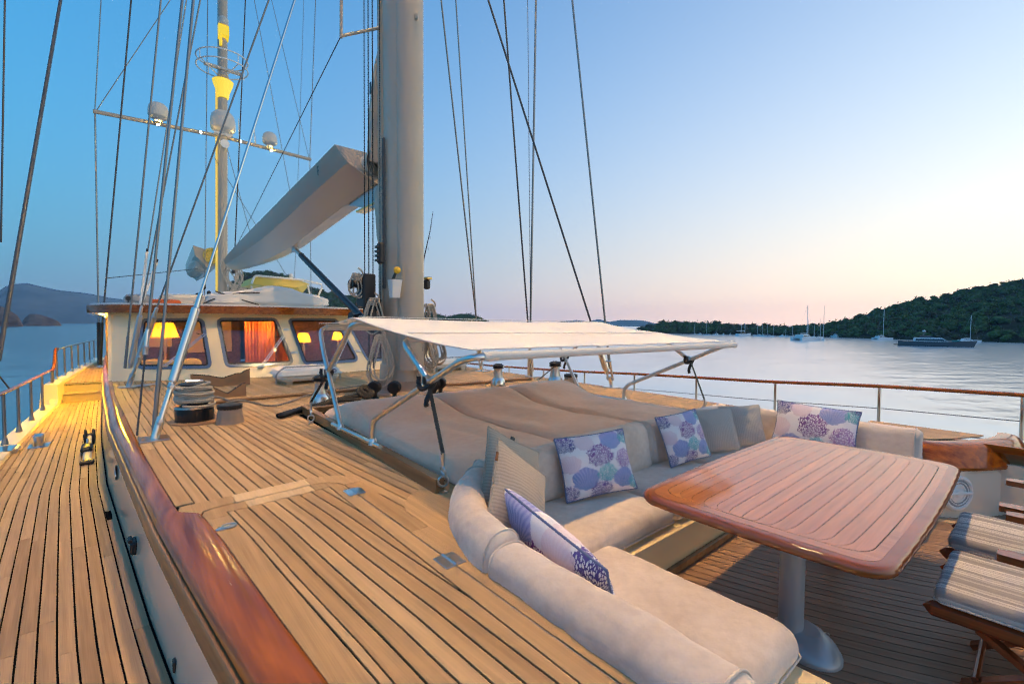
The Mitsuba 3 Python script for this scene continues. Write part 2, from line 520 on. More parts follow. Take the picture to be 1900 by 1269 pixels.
mat('hill_soil', earth((0.020, 0.026, 0.012), (0.075, 0.062, 0.035), 0.08), 0.95, specular=0.05)
mat('red_rock', earth((0.085, 0.055, 0.042), (0.21, 0.145, 0.11), 0.05), 0.95, specular=0.05)
mat('mountain_rock', earth((0.05, 0.07, 0.05), (0.13, 0.13, 0.10), 0.004), 0.95, specular=0.05)
for i, (a, b) in enumerate((((0.036, 0.064, 0.022), (0.095, 0.14, 0.045)), ((0.045, 0.072, 0.026), (0.12, 0.155, 0.055)), ((0.05, 0.052, 0.024), (0.11, 0.10, 0.05)))):
    mat(f'foliage_{i}', earth(a, b, 0.9), 0.9, specular=0.1)


def polar(az, d, z=0.0):
    return A([math.sin(math.radians(az)) * d, math.cos(math.radians(az)) * d, z])


def terrain(az, d0, d1, h, back=1.6, n=6, rough=0.16, seed=0, shape=0.75, below=1.0):
    """Ground rising from its shore (distance d0) to its ridge (distance d1, height h) and falling away behind, by azimuth."""
    az, d0, d1, h = (A(x, float) for x in (az, d0, d1, h))
    rows = []
    for t in np.concatenate([np.linspace(0, 1, n + 1), np.linspace(1, 2, 4)[1:]]):
        if t <= 1:
            d, z = d0 + (d1 - d0) * t, WATER - below + (h - WATER + below) * t ** shape
        else:
            d, z = d1 + (d1 - d0) * (t - 1) * back, WATER + (h - WATER) * (1 - (t - 1) ** 1.5) - below * (t - 1)
        p = np.stack([np.sin(np.radians(az)) * d, np.cos(np.radians(az)) * d, z], 1)
        if 0 < t < 2:
            k = (meshkit.fbm(p * [0.02, 0.02, 0.0] + seed, 4, seed) - 0.5) * 2 * rough
            p[:, 2] += k * np.maximum(h - WATER, 0) * (1 - abs(t - 1)) * (0.25 if abs(t - 1) < 0.02 else 1)
        rows.append(p)
    v = A(rows)
    a, b = v.shape[:2]
    i = np.arange(a * b).reshape(a, b)
    f = np.stack([i[:-1, :-1], i[:-1, 1:], i[1:, 1:], i[1:, :-1]], -1).reshape(-1, 4)
    m = trimesh.Trimesh(v.reshape(-1, 3), np.vstack([f[:, [0, 1, 2]], f[:, [0, 2, 3]]]), process=False)
    if m.face_normals[:, 2].mean() < 0:
        m.invert()
    return m, v


def dense(tab, k=6):
    t = A(tab, float)
    x = np.linspace(t[0, 0], t[-1, 0], k * len(t))
    return [x] + [np.interp(x, t[:, 0], t[:, j]) for j in range(1, t.shape[1])]


HEAD = [(55.9, 340, 372, -3.5), (56.56, 338, 373, -2.8), (57.49, 336, 371, -0.6), (58.71, 334, 369, 0.6), (62.28, 330, 365, 1.2), (64.0, 326, 361, 0.3), (65.68, 321, 356, -0.8), (68.37, 314, 349, -1.2),
        (70.94, 300, 335, -1.6), (73.38, 288, 323, -1.4), (74.78, 282, 323, -1.0), (76.14, 277, 334, 1.6), (78.3, 269, 353, 6.6), (79.54, 264, 365, 10.0), (81.9, 257, 391, 16.4), (84.09, 251, 418, 21.5),
        (86.47, 245, 450, 27.6), (88.65, 240, 484, 33), (93, 232, 520, 44), (100, 225, 560, 52), (112, 230, 600, 55), (128, 260, 640, 44), (145, 330, 660, 30)]
LEFT = [(5.5, 420, 500, 18), (7.6, 420, 520, 25), (9.05, 420, 520, 36), (9.79, 420, 520, 46), (11.56, 420, 520, 50), (13.14, 420, 520, 51), (14.75, 420, 520, 47), (15.86, 420, 520, 38.8), (18.12, 420, 520, 33.5), (20.46, 420, 520, 29), (23.49, 420, 520, 27.5),
        (26.62, 420, 520, 21.5), (29.51, 430, 520, 11), (30.81, 440, 520, 10), (32.46, 450, 520, 6), (34.45, 460, 520, 10), (35.78, 470, 520, 8.8), (36.79, 480, 520, 4.6), (37.93, 500, 520, -1.5), (38.6, 512, 520, -4.6)]
hd, hv = terrain(*dense(HEAD), n=8, seed=1, rough=0.10)
struct('wooded_headland', hd, 'hill_soil', 'dark wooded headland rising along the right side of the bay', smooth=True)
lf, lv = terrain(*dense(LEFT), n=8, seed=2, rough=0.10)
struct('wooded_hill', lf, 'hill_soil', 'dark wooded hill behind the wheelhouse and mast', smooth=True)
MOUNT = [(-30, 3900, 5200, 120), (-20, 3900, 5200, 190), (-12, 3900, 5000, 160), (-9, 3700, 4200, 172), (-7.67, 3700, 4200, 191), (-7.22, 3700, 4200, 226), (-6.76, 3700, 4200, 238), (-5.97, 3700, 4200, 246), (-5.49, 3700, 4200, 234), (-4.15, 3700, 4200, 209), (-2.76, 3700, 4200, 201),
         (-1.67, 3700, 4200, 190), (-0.92, 3700, 4200, 174), (0.24, 3700, 4200, 163), (3, 3700, 4200, 120), (7, 3800, 4200, 60), (11, 4000, 4200, 10)]
m_, _ = terrain(*dense(MOUNT), n=5, seed=3, rough=0.05, below=2)
struct('far_mountain', m_, 'mountain_rock', 'long blue mountain fading in the haze at the far left', smooth=True)
FARM = [(44.0, 2900, 3200, -4), (44.86, 2900, 3200, 5), (46.2, 2900, 3200, 20.6), (47.2, 2900, 3200, 32), (48.85, 2900, 3200, 36), (49.84, 2900, 3200, 25), (51.14, 2900, 3200, 44), (52.44, 2900, 3200, 26), (53.72, 2900, 3200, 37), (55.62, 2900, 3200, 37), (56.56, 2900, 3200, 34), (57.8, 2900, 3200, 16), (60, 2900, 3200, 30), (66, 2900, 3200, 10)]
m_, _ = terrain(*dense(FARM), n=5, seed=4, rough=0.03, below=2)
struct('far_ridge', m_, 'mountain_rock', 'low blue ridge on the far side of the bay beyond the awning', smooth=True)
RED = [(-16, 850, 960, 18), (-10, 850, 950, 26), (-7.67, 850, 900, 21.3), (-7.52, 850, 900, 21.4), (-7.22, 850, 900, 18), (-6.91, 850, 900, 13.8), (-6.6, 850, 900, 8.9), (-6.45, 860, 900, 1.7), (-6.3, 870, 900, -5)]
m_, _ = terrain(*dense(RED), n=6, seed=5, rough=0.14)
struct('red_headland', m_, 'red_rock', 'bare reddish rock headland at the left edge of the sea')
RED2 = [(-6.5, 1060, 1100, -4), (-6.29, 1050, 1100, 7.2), (-5.97, 1050, 1100, 14.4), (-5.62, 1050, 1100, 15.5), (-5.16, 1050, 1100, 13), (-4.66, 1060, 1100, 8.6), (-4.32, 1070, 1100, 5), (-4.15, 1080, 1100, 2.3), (-4.0, 1090, 1100, -4)]
m_, _ = terrain(*dense(RED2), n=6, seed=6, rough=0.14)
struct('red_islet', m_, 'red_rock', 'small brown rock islet right of the reddish headland')

RNG = np.random.default_rng(7)
_ico = trimesh.creation.icosphere(subdivisions=1)


def crown(seed, flat=0.6, leaves=46):
    """One tree crown of about 1 m radius: an uneven core with leaf clumps standing out of it."""
    g = np.random.default_rng(seed)
    parts = []
    for k in range(3):
        v = _ico.vertices * (0.62 + 0.7 * (meshkit.fbm(_ico.vertices * 2.1 + seed + 9 * k, 2, seed) - 0.35))[:, None] * g.uniform(0.5, 0.85)
        v = v * [1, 1, flat] + [g.uniform(-.42, .42), g.uniform(-.42, .42), g.uniform(-.25, .3)]
        parts.append((v, _ico.faces))
    vs = []
    for k in range(leaves):
        d = g.normal(size=3)
        d /= np.linalg.norm(d)
        c = d * g.uniform(0.65, 1.12) * [1, 1, flat]
        q = c + g.normal(size=(3, 3)) * 0.17
        vs.append(q)
    parts.append((A(vs).reshape(-1, 3), np.arange(3 * leaves).reshape(-1, 3)))
    off, V, Fc = 0, [], []
    for v, f in parts:
        V.append(v)
        Fc.append(f + off)
        off += len(v)
    return np.vstack(V), np.vstack(Fc)


CROWNS = [crown(s) for s in range(8)]
LIGHTC = [crown(50 + s, 0.7, 22) for s in range(6)]


def scatter(v, count, size, seed, tmin, tmax, lib, zup=0.5):
    g = np.random.default_rng(seed)
    out = [[], [], []]
    off = [0, 0, 0]
    nr, nc = v.shape[:2]
    for _ in range(count):
        r, c = g.uniform(tmin, tmax) * (nr - 1), g.uniform(0, nc - 1.001)
        i, j = int(min(r, nr - 1.001)), int(c)
        a, b = r - i, c - j
        p = (v[i, j] * (1 - a) + v[i + 1, j] * a) * (1 - b) + (v[i, j + 1] * (1 - a) + v[i + 1, j + 1] * a) * b
        if p[2] < WATER + 0.6:
            continue
        s = g.uniform(*size)
        k = g.choice(3, p=[0.45, 0.35, 0.2]) if meshkit.noise(p * 0.03 + seed) > 0.3 else 2
        cv, cf = lib[g.integers(len(lib))]
        th = g.uniform(0, 6.28)
        q = cv @ A([[math.cos(th), math.sin(th), 0], [-math.sin(th), math.cos(th), 0], [0, 0, 1]]) * s * [1, 1, g.uniform(0.8, 1.3)] + p + [0, 0, s * zup]
        out[k].append((q, cf + off[k]))
        off[k] += len(q)
    return [trimesh.Trimesh(np.vstack([x[0] for x in o]), np.vstack([x[1] for x in o]), process=False) if o else None for o in out]


for nm, v, n, sz, sd, lab, lib, t1 in (('headland_wood', hv, 5200, (1.0, 3.4), 11, 'dense dark pine wood covering the headland', LIGHTC, 0.76), ('hill_wood', lv, 4200, (2.0, 3.8), 12, 'dense dark wood covering the hill behind the wheelhouse', LIGHTC, 0.76)):
    for k, m in enumerate(scatter(v, n, sz, sd, 0.02, t1, lib)):
        if m is not None:
            obj(nm, m, f'foliage_{k}', kind='stuff', label=lab)

# trees one can tell apart against the sky along the ridges
g_ = np.random.default_rng(21)
RIDGE = 8
ridge_az = np.degrees(np.arctan2(hv[RIDGE, :, 0], hv[RIDGE, :, 1]))


def pine(p, s, k, label, group, trunk=True):
    t = thing('pine_tree', label, 'tree', group)
    cv, cf = CROWNS[k % len(CROWNS)]
    th = 1.7 * k
    hgt = s * g_.uniform(.25, 1.0)
    q = cv @ A([[math.cos(th), math.sin(th), 0], [-math.sin(th), math.cos(th), 0], [0, 0, 1]]) * s * [1, 1, 0.8] + p + [0, 0, hgt + 0.3 * s]
    obj('crown', trimesh.Trimesh(q, cf, process=False), f'foliage_{k % 2}', t)
    obj('trunk', tube(A([p - [0, 0, 1.0], p + [0.05 * s, 0, hgt * 0.6], p + [0.1 * s, 0.06 * s, hgt * 1.3]]), 0.07 * s, 5, scale=[1.2, 0.9, 0.5]), 'hill_soil', t)


for az in list(np.sort(g_.uniform(56.8, 74.8, 40))) + list(np.sort(g_.uniform(75.2, 92, 30))):
    az = az + g_.uniform(-.22, .22)
    x = [np.interp(az, ridge_az, hv[RIDGE, :, j]) for j in range(3)]
    low = az < 75
    pine(A(x), g_.uniform(1.5, 3.0) if low else g_.uniform(0.9, 2.1), int(g_.integers(99)),
         'umbrella pine standing out against the sky on the low point of the headland' if low else 'small pine standing out against the sky on the slope of the headland',
         'pines along the low point' if low else 'pines along the headland slope')
lr_az = np.degrees(np.arctan2(lv[RIDGE, :, 0], lv[RIDGE, :, 1]))
for az in list(np.linspace(9.2, 15.6, 12)) + list(np.linspace(24, 37.4, 18)):
    az = az + g_.uniform(-.25, .25)
    x = [np.interp(az, lr_az, lv[RIDGE, :, j]) for j in range(3)]
    pine(A(x), g_.uniform(2.0, 3.0), int(g_.integers(99)), 'round pine on the skyline of the hill behind the wheelhouse' if az < 20 else 'round pine on the skyline of the hill right of the mast',
         'pines on the hill left of the mast' if az < 20 else 'pines on the hill right of the mast')

# ------------------------------------------------------------------ boats at anchor
mat('boat_white', (0.62, 0.64, 0.66), 0.35)
mat('boat_grey', (0.06, 0.065, 0.075), 0.3)
mat('boat_glass', (0.02, 0.03, 0.045), 0.1)
mat('boat_wood', (0.20, 0.10, 0.05), 0.5)
mat('boat_teal', (0.02, 0.20, 0.18), 0.6)


def hullmesh(L, B, H, sheer=0.25, stern=0.75):
    n = 9
    rows = []
    for i in range(n):
        t = i / (n - 1)
        w = B / 2 * (stern + (1 - stern) * min(1, t * 3)) * (1 - max(0, (t - .45) / .55) ** 2.2)
        w = max(w, 0.01 * B)
        z = H * (1 + sheer * (t - .4) ** 2 * 2)
        x = (t - .5) * L
        fl = x + 0.06 * L * max(0, t - .5) * 2
        rows.append([[fl, -w, z], [x, -w * .86, 0.25 * H], [x, -w * .5, -0.5 * H], [x, w * .5, -0.5 * H], [x, w * .86, 0.25 * H], [fl, w, z]])
    v = A(rows)
    return sweepgrid(v)


def sweepgrid(v):
    a, b = v.shape[:2]
    i = np.arange(a * b).reshape(a, b)
    j = np.roll(i, -1, 1)
    f = np.stack([i[:-1], j[:-1], j[1:], i[1:]], -1).reshape(-1, 4)
    fs = np.vstack([f[:, [0, 1, 2]], f[:, [0, 2, 3]]])
    c0, c1 = [[i[0, 0], i[0, k + 1], i[0, k]] for k in range(1, b - 1)], [[i[-1, 0], i[-1, k], i[-1, k + 1]] for k in range(1, b - 1)]
    m = trimesh.Trimesh(v.reshape(-1, 3), np.vstack([fs, c0, c1]), process=False)
    m.fix_normals()
    return m


def cabin(L, B, H, x, z, rake=0.3, tap=0.8):
    return hull([[x - L / 2, -B / 2, z], [x - L / 2, B / 2, z], [x + L / 2, -B / 2 * .8, z], [x + L / 2, B / 2 * .8, z],
                 [x - L / 2 * .96, -B / 2 * tap, z + H], [x - L / 2 * .96, B / 2 * tap, z + H], [x + L / 2 - rake * L, -B / 2 * .7 * tap, z + H], [x + L / 2 - rake * L, B / 2 * .7 * tap, z + H]])


def boat(kind, x, y, L, mast, head, label, group=None):
    name = {'sail': 'sailing_boat', 'cat': 'catamaran', 'gulet': 'wooden_sailing_boat', 'motor': 'motor_boat', 'yacht': 'motor_yacht'}[kind]
    t = thing(name, label, {'sail': 'sailboat', 'cat': 'sailboat', 'gulet': 'sailboat', 'motor': 'motorboat', 'yacht': 'yacht'}[kind], group)

    def put(n, m, mt, parent=t, **kw):
        return obj(n, move(m if not isinstance(m, list) else cat(m), x, y, WATER, rz=head), mt, parent, **kw)
    H = L * 0.075
    if kind == 'motor':
        put('hull', hullmesh(L, L * .34, L * .16), 'boat_white')
        put('cabin', cabin(L * .5, L * .26, L * .14, -L * .08, L * .16), 'boat_white')
        put('windscreen', cabin(L * .3, L * .27, L * .05, -L * .02, L * .2), 'boat_glass')
        put('canopy', [cabin(L * .3, L * .24, L * .03, -L * .14, L * .36, .1), rod([-L * .2, 0, L * .28], [-L * .2, 0, L * .5], L * .01, 4)], 'boat_white')
    elif kind == 'yacht':
        put('hull', hullmesh(L, L * .24, L * .085, 0.5, 0.9), 'boat_grey')
        put('swim_platform', box(-L * .56, -L * .48, -L * .09, L * .09, L * .015, L * .03), 'boat_grey')
        c = put('cabin', cabin(L * .5, L * .18, L * .075, -L * .04, L * .08, .22, .85), 'boat_white')
        put('window_band', cabin(L * .43, L * .186, L * .035, -L * .04, L * .1, .16, .93), 'boat_glass', c)
        put('flybridge', cabin(L * .2, L * .14, L * .03, -L * .1, L * .16, .2), 'boat_grey')
        put('radar_arch', [rod([-L * .16, s * L * .06, L * .18], [-L * .13, s * L * .04, L * .25], L * .006, 5) for s in (-1, 1)] + [box(-L * .16, -L * .1, -L * .05, L * .05, L * .245, L * .255)], 'boat_grey')
        put('radar_dome', sphere(L * .022, (-L * .14, 0, L * .275), 1, (1.2, 1.2, .9)), 'boat_white')
        put('deck_cover', cabin(L * .14, L * .12, L * .03, L * .3, L * .085), 'boat_teal')
        put('tender', hullmesh(L * .12, L * .05, L * .02), 'boat_white')
    else:
        B = L * (.5 if kind == 'cat' else .28)
        mt = 'boat_wood' if kind == 'gulet' else 'boat_white'
        if kind == 'cat':
            for s in (-1, 1):
                put('hull', move(hullmesh(L, L * .13, L * .12, .1, .8), y=s * L * .19), mt)
            put('bridge_deck', box(-L * .42, L * .2, -L * .22, L * .22, L * .075, L * .13, .02 * L), mt)
            c = put('cabin', cabin(L * .5, L * .36, L * .09, -L * .1, L * .13, .35, .85), mt)
            put('window_band', cabin(L * .44, L * .37, L * .04, -L * .1, L * .15, .27, .92), 'boat_glass', c)
        else:
            put('hull', hullmesh(L, B, L * .11, .5), 'boat_white')
            c = put('cabin', cabin(L * .42, B * .6, L * .06, -L * .02, L * .1, .3), mt)
            put('window_band', cabin(L * .36, B * .62, L * .025, -L * .02, L * .12, .24), 'boat_glass', c)
        for mx in ((0.08, -.2) if kind == 'gulet' else (0.06,)):
            put('mast', rod([L * mx, 0, L * .1], [L * mx, 0, mast], max(L * .011, .07), 5), 'boat_white')
            put('boom', rod([L * mx, 0, L * .26], [L * (mx - .34), 0, L * .25], max(L * .014, .07), 5), 'boat_white')
        put('stay', [rod([L * .47, 0, L * .13], [L * .06, 0, mast * .96], .022, 3), rod([-L * .46, 0, L * .13], [L * .06, 0, mast], .02, 3)], 'wire')


K = 5.5 / 4.4
small = 'small boat moored among the far boats under the low wooded point'
for i, (kind, x, y, L, mast) in enumerate([('sail', 223.8, 117.8, 3.4, 6.5), ('motor', 219.5, 113, 2.4, 0), ('sail', 210.4, 104.6, 3.0, 6.9), ('motor', 214.6, 102.5, 2.8, 0), ('motor', 218.2, 100.6, 2.5, 0), ('motor', 221.6, 98.8, 2.3, 0),
                                           ('gulet', 209.7, 87.6, 8.6, 5.6), ('sail', 213, 82.8, 4.2, 5.4), ('sail', 209, 79.5, 4.4, 5.6), ('sail', 206.3, 76.3, 3.6, 6.0), ('sail', 204, 73.5, 3.6, 5.6), ('motor', 215, 74.2, 2.4, 0), ('sail', 216.9, 73.2, 2.6, 3.2), ('sail', 214.3, 69.6, 3.0, 4.7),
                                           ('sail', 206, 61.5, 4, 7), ('sail', 203, 58.6, 4, 6.4), ('sail', 200, 55.8, 4, 7.4)]):
    lab = {'sail': 'small pale sailing boat with a bare mast moored under the low wooded point', 'motor': 'tiny white motor boat moored under the low wooded point', 'gulet': 'long low two masted boat moored under the low wooded point'}[kind]
    grp = {'sail': 'far sailing boats under the point', 'motor': 'tiny motor boats under the point', 'gulet': None}[kind]
    boat(kind, x * K, y * K, L * K, (mast) * K, [20, 70, 100, 150, 35, 200, -15, 80, 60, 120][i % 10], lab, grp)
boat('cat', 164.6 * K, 49.8 * K, 8.4 * K, 11 * K, -20, 'large pale catamaran with a tall mast nearest to the low wooded point')
boat('sail', 167.5 * K, 45.8 * K, 3.6 * K, 10.9 * K, 10, 'sailing boat with a tall mast hidden behind the large catamaran')
boat('motor', 220.8 * K, 56.6 * K, 3.6 * K, 0, 60, 'white motor boat alone where the low point meets the hillside')
boat('cat', 200.4 * K, 37.3 * K, 5.6 * K, 10.4 * K, -35, 'white catamaran with a tall mast left of the dark motor yacht')
boat('yacht', 141.8 * K, 17.0 * K, 12.6 * K, 0, -82, 'long dark grey motor yacht with pale cabin and radar dome')
boat('cat', 193.3 * K, 15.4 * K, 4.6 * K, 8 * K, -60, 'white catamaran partly hidden behind the stern of the dark motor yacht')
boat('motor', 221.9 * K, 8.3 * K, 3.6 * K, 0, -50, 'white motor boat at the far right under the wooded hillside')

# ------------------------------------------------------------------ the yacht: decks. X across (port to the right), Y aft, coachroof deck at z = 0
XC = 3.05
XIN_F = interp([(-1.5, .46), (0.5, .45), (1.27, .42), (1.78, .38), (2.58, .33), (2.90, .295)])          # inner edge of the varnished cap along the hatch
XIN_A = interp([(-1.5, .40), (2.0, .29), (2.95, .215), (3.12, .20), (4.31, .12), (6.11, .03), (8.25, -.075), (10.62, -.14), (14, -.18), (22, -.24)])
XOUT = interp([(-1.5, .44), (0.3, .345), (1.47, .26), (2.18, .19), (2.95, .12), (4.22, .03), (6.12, -.10), (9, -.21), (13, -.30), (19.3, -.38), (24, -.42)])
SDZ = interp([(-1.5, -.40), (2.0, -.50), (5.1, -.57), (8, -.70), (10, -.775), (14.6, -.83)])
XRAIL = interp([(-1.5, -1.02), (2, -1.14), (6, -1.22), (10, -1.26), (14, -1.2), (18, -1.0), (24, -.62)])


def mir(x):
    return 2 * XC - x


def ys(a, b, s=0.4):
    return np.linspace(a, b, max(2, int(round((b - a) / s)) + 1))


WELL = Polygon([(1.12, -1.5), (1.10, .8), (1.13, 1.5), (1.22, 1.80), (1.38, 2.08), (1.62, 2.32), (4.95, 2.32), (5.12, 2.2), (5.22, 2.0), (5.18, .62), (5.25, .50), (5.80, .16), (6.0, .10), (6.2, -1.5)])
WHF = lambda x: 9.45 + .095 * (x - 3) ** 2
deck_out = [(XIN_A(y), y) for y in ys(2.97, 10.4)] + [(x, WHF(x)) for x in np.linspace(-.13, 6.23, 25)] + [(mir(XIN_A(y)), y) for y in ys(.1, 10.3)[::-1]] + [(1.0, .1), (1.0, 2.97)]
left_front = [(XIN_A(2.97), 2.97)] + [(1.4, 2.97), (1.4, -1.5)] + [(XIN_F(y), y) for y in ys(-1.5, 2.9)]
DECK = unary_union([Polygon(deck_out).buffer(0), Polygon(left_front).buffer(0)])
LID = Polygon([(XIN_F(y), y) for y in ys(-1.5, 2.88)] + [(1.04, 2.93), (1.04, -1.5)]).buffer(-.09, join_style=1).buffer(.09, join_style=1)
LID = Polygon([(XIN_F(y), y) for y in ys(-1.2, 2.84)] + [(XIN_F(2.84) + .015, 2.885), (XIN_F(2.84) + .06, 2.91), (.88, 2.95), (.97, 2.93), (1.02, 2.88), (1.04, 2.80), (1.04, -1.2)])
FRAME = unary_union([Polygon([(XIN_A(3.0) + .012, 3.045), (.90, 3.085), (1.02, 3.06), (1.10, 3.0), (1.145, 2.90), (1.14, 1.97), (1.02, 1.97), (.3, 1.97), (XIN_F(2.8), 2.8), (XIN_A(2.97), 2.97)])]).buffer(0).difference(LID.buffer(.007))
PAD = sbox(1.40, 4.72, 2.30, 5.42)
MASTXY = (3.1, 6.15)
ROUND = unary_union([Polygon([(1.14, 1.2)] + [(1.45 + .33 * math.cos(a), 2.05 + .42 * math.sin(a)) for a in np.linspace(math.pi * 1.05, math.pi * .42, 12)] + [(1.7, 2.6), (1.8, 2.2), (1.6, 1.2)])]).buffer(0)

RIGHT_END = WELL.buffer(.13).intersection(sbox(5, 8, -3, 1.42))
base = DECK.difference(WELL).difference(RIGHT_END).difference(LID.buffer(.004))
struct('coachroof_deck', prism(base, -.05, -.007), 'caulk', 'teak planked coachroof deck with black caulking around the mast')
_sid = [0]


def plank(parent, poly, mt, z=0.0, th=.018, zfun=None, x0=None, name='plank'):
    for q in polys(poly):
        q = q.simplify(.0006)
        if q.area < 6e-4:
            continue
        m = prism(q, z - th, z)
        v = np.array(m.vertices)
        _sid[0] += 1
        ac = v[:, 0] - (x0(v[:, 1]) if x0 else v[:, 0].mean())
        uv = np.stack([20 * _sid[0] + 5 + ac, v[:, 1]], 1)
        if zfun:
            v[:, 2] += zfun(v[:, 1])
        obj(name, trimesh.Trimesh(v, m.faces, process=False), mt, parent, uv=uv)


def strips(region, edge, w, gap, y0, y1, n, first=0.0, step=.5, cutter=None, rng=None):
    for i in range(n):
        a, b = first + i * w + gap / 2, first + (i + 1) * w - gap / 2
        yy = ys(y0, y1, step)
        yield i, Polygon([(edge(y) + a, y) for y in yy] + [(edge(y) + b, y) for y in yy[::-1]]).intersection(region)


PW, GAP = .0675, .0082
main = DECK.difference(WELL.buffer(.02)).difference(RIGHT_END.buffer(.015)).difference(LID.buffer(.004)).difference(FRAME).difference(PAD.buffer(-.06)).difference(ROUND)
# margin plank along the varnish
mw = .085
marg = Polygon([(XIN_A(y) + .004, y) for y in ys(3.06, 10.4)] + [(XIN_A(y) + mw, y) for y in ys(3.06, 10.2)[::-1]])
rg = np.random.default_rng(3)
for a, b in ((3.07, 4.6), (4.603, 6.6), (6.603, 8.7), (8.703, 10.4)):
    plank('coachroof_deck', marg.intersection(sbox(-1, 1, a, b)).intersection(main), 'teak', x0=XIN_A)
aft_edge = Polygon([(x, WHF(x) - .005) for x in np.linspace(-.1, 6.2, 30)] + [(x, WHF(x) - .075) for x in np.linspace(-.1, 6.2, 30)[::-1]])
inner = main.difference(marg.buffer(.006)).difference(aft_edge.buffer(.004))
for k, (a, b) in enumerate(((-.1, 1.2), (1.205, 3.0), (3.005, 4.8), (4.805, 6.3))):
    plank('coachroof_deck', aft_edge.intersection(sbox(a, b, 8, 12)).intersection(main), 'teak')
for i, s in strips(inner, XIN_A, PW, GAP, 1.0, 10.6, 92, first=mw):
    if i < 26:      # butted boards where they show; farther ones run through
        off = rg.uniform(2.2, 4.8)
        cuts = [0, off, off + rg.uniform(2.2, 3.2), 12]
        for a, b in zip(cuts[:-1], cuts[1:]):
            plank('coachroof_deck', s.intersection(sbox(-2, 9, a + .0012, b - .0012)), 'teak', x0=XIN_A)
    else:
        plank('coachroof_deck', s, 'teak', x0=XIN_A)
# frame boards around the hatch and the rounded corner board beside the sofa
for bx, mt in ((sbox(-1, .47, 2, 4), 'teak'), (sbox(.473, .88, 2.6, 4), 'teak_pale'), (sbox(.883, 2, 2.83, 4), 'teak'), (sbox(.9, 2, 1.0, 2.827), 'teak')):
    plank('coachroof_deck', FRAME.intersection(bx), mt)
plank('coachroof_deck', ROUND.difference(WELL.buffer(.02)).difference(LID.buffer(.007)).difference(FRAME.buffer(.003)).intersection(sbox(0, 3, 1.55, 3)), 'teak')
plank('coachroof_deck', Polygon([(1.047, -1.2), (1.047, 1.965), (1.135, 1.965), (1.16, 1.5), (1.11, .8), (1.115, -1.2)]), 'teak')

# the hatch lid, a leaf of its own
hatch = thing('deck_hatch', 'large teak planked deck hatch lid beside the sofa with steel hinges', 'hatch')
obj('lid_panel', prism(LID.buffer(-.002), -.05, -.007), 'caulk', hatch)
lid_in = Polygon([(XIN_F(y) + .105, y) for y in ys(-1.2, 2.80)] + [(.957, 2.84), (.957, -1.2)])
rim = LID.buffer(-.003).difference(lid_in.buffer(.004))
for bx, mt in ((sbox(-1, .51, 2.75, 4), 'teak'), (sbox(.513, .87, 2.6, 4), 'teak_pale'), (sbox(.873, 2, 2.74, 4), 'teak'), (sbox(-1, .60, -2, 2.747), 'teak'), (sbox(.9, 2, -2, 2.737), 'teak')):
    plank(hatch, rim.intersection(bx), mt)
lid_edge = lambda y: XIN_F(y) + .105
for i, s in strips(lid_in.buffer(-.003), lid_edge, PW, GAP, -1.2, 2.9, 12, first=.032):
    plank(hatch, s, 'teak', x0=lid_edge)
plank(hatch, strips(lid_in.buffer(-.003), lid_edge, .034, .007, -1.2, 2.9, 1).__next__()[1], 'teak', x0=lid_edge)
for y in (2.66, 1.62):
    h = obj('hinge', [box(.992, 1.036, y - .055, y + .055, .0, .005, .002), box(1.044, 1.092, y - .055, y + .055, .0, .005, .002)], 'steel' if y > 2 else 'steel_satin', hatch)
    obj('hinge_pin', rod([1.04, y - .055, .004], [1.04, y + .055, .004], .0065), 'steel', h)
    obj('screw', [lathe([(.005, .005), (.005, .0065), (.002, .007)], 8, (1.04 + sx * q, y + sy * .035, 0)) for sx in (-1, 1) for q in (.018, .04) for sy in (-1, 1)], 'steel_satin', h)
lt = lathe([(.05, 0), (.05, .004), (.043, .006), (.001, .006)], 24)
lt.apply_scale([.95, .42, 1])
lk = obj('latch', move(lt, .375, 2.585, 0, rz=8), 'steel', hatch)
obj('latch_ring', move(ring([0, 0, .008], .026, .004, 20, 6, sx=1.2), .385, 2.588, 0, rz=8), 'steel_satin', lk)
obj('hinge_strip', box(1.0385, 1.0415, -1.2, 2.58, -.006, -.001), 'steel_satin', hatch)

# varnished cap rail and its timber strake on both sides, cream panel below
YS = ys(-1.5, 22, .35)


def smooth01(a_, b_, x):
    t = np.clip((x - a_) / (b_ - a_), 0, 1)
    return t * t * (3 - 2 * t)


def capmesh(mirror):
    rows = []
    for y in YS:
        xi = XIN_F(y) if y < 2.88 else XIN_A(y)
        if 2.86 <= y < 3.0:
            xi = XIN_A(y) + .085 * (1 - smooth01(2.86, 3.0, y))
        xo = XOUT(y)
        w = xi - xo
        lift = .0 if y < 10 else .05 * min(1, (y - 10) / 3)
        prof = [(xi, -.06), (xi, -.002), (xi - .012, .001), (xi - .3 * w, .001), (xi - .65 * w, -.003), (xi - .9 * w, -.012), (xo + .004, -.03), (xo - .004, -.05), (xo + .01, -.062)]
        rows.append([[mir(a) if mirror else a, y, b + lift] for a, b in prof])
    return sweepgrid(A(rows))


CAPY = sorted(set(list(np.round(ys(-1.5, 2.85, .2), 3)) + [2.86, 2.885, 2.91, 2.935, 2.96, 2.985] + list(np.round(ys(3.0, 22, .3), 3))))
YS = A(CAPY)


def bandmesh(tab, mirror, yy=None):
    """tab: [(offset outward from XOUT, z)] going round, z may be a function of y."""
    yy = YS if yy is None else yy
    rows = [[[mir(XOUT(y) + a) if mirror else XOUT(y) + a, y, z(y) if callable(z) else z] for a, z in tab] for y in yy]
    return sweepgrid(A(rows))


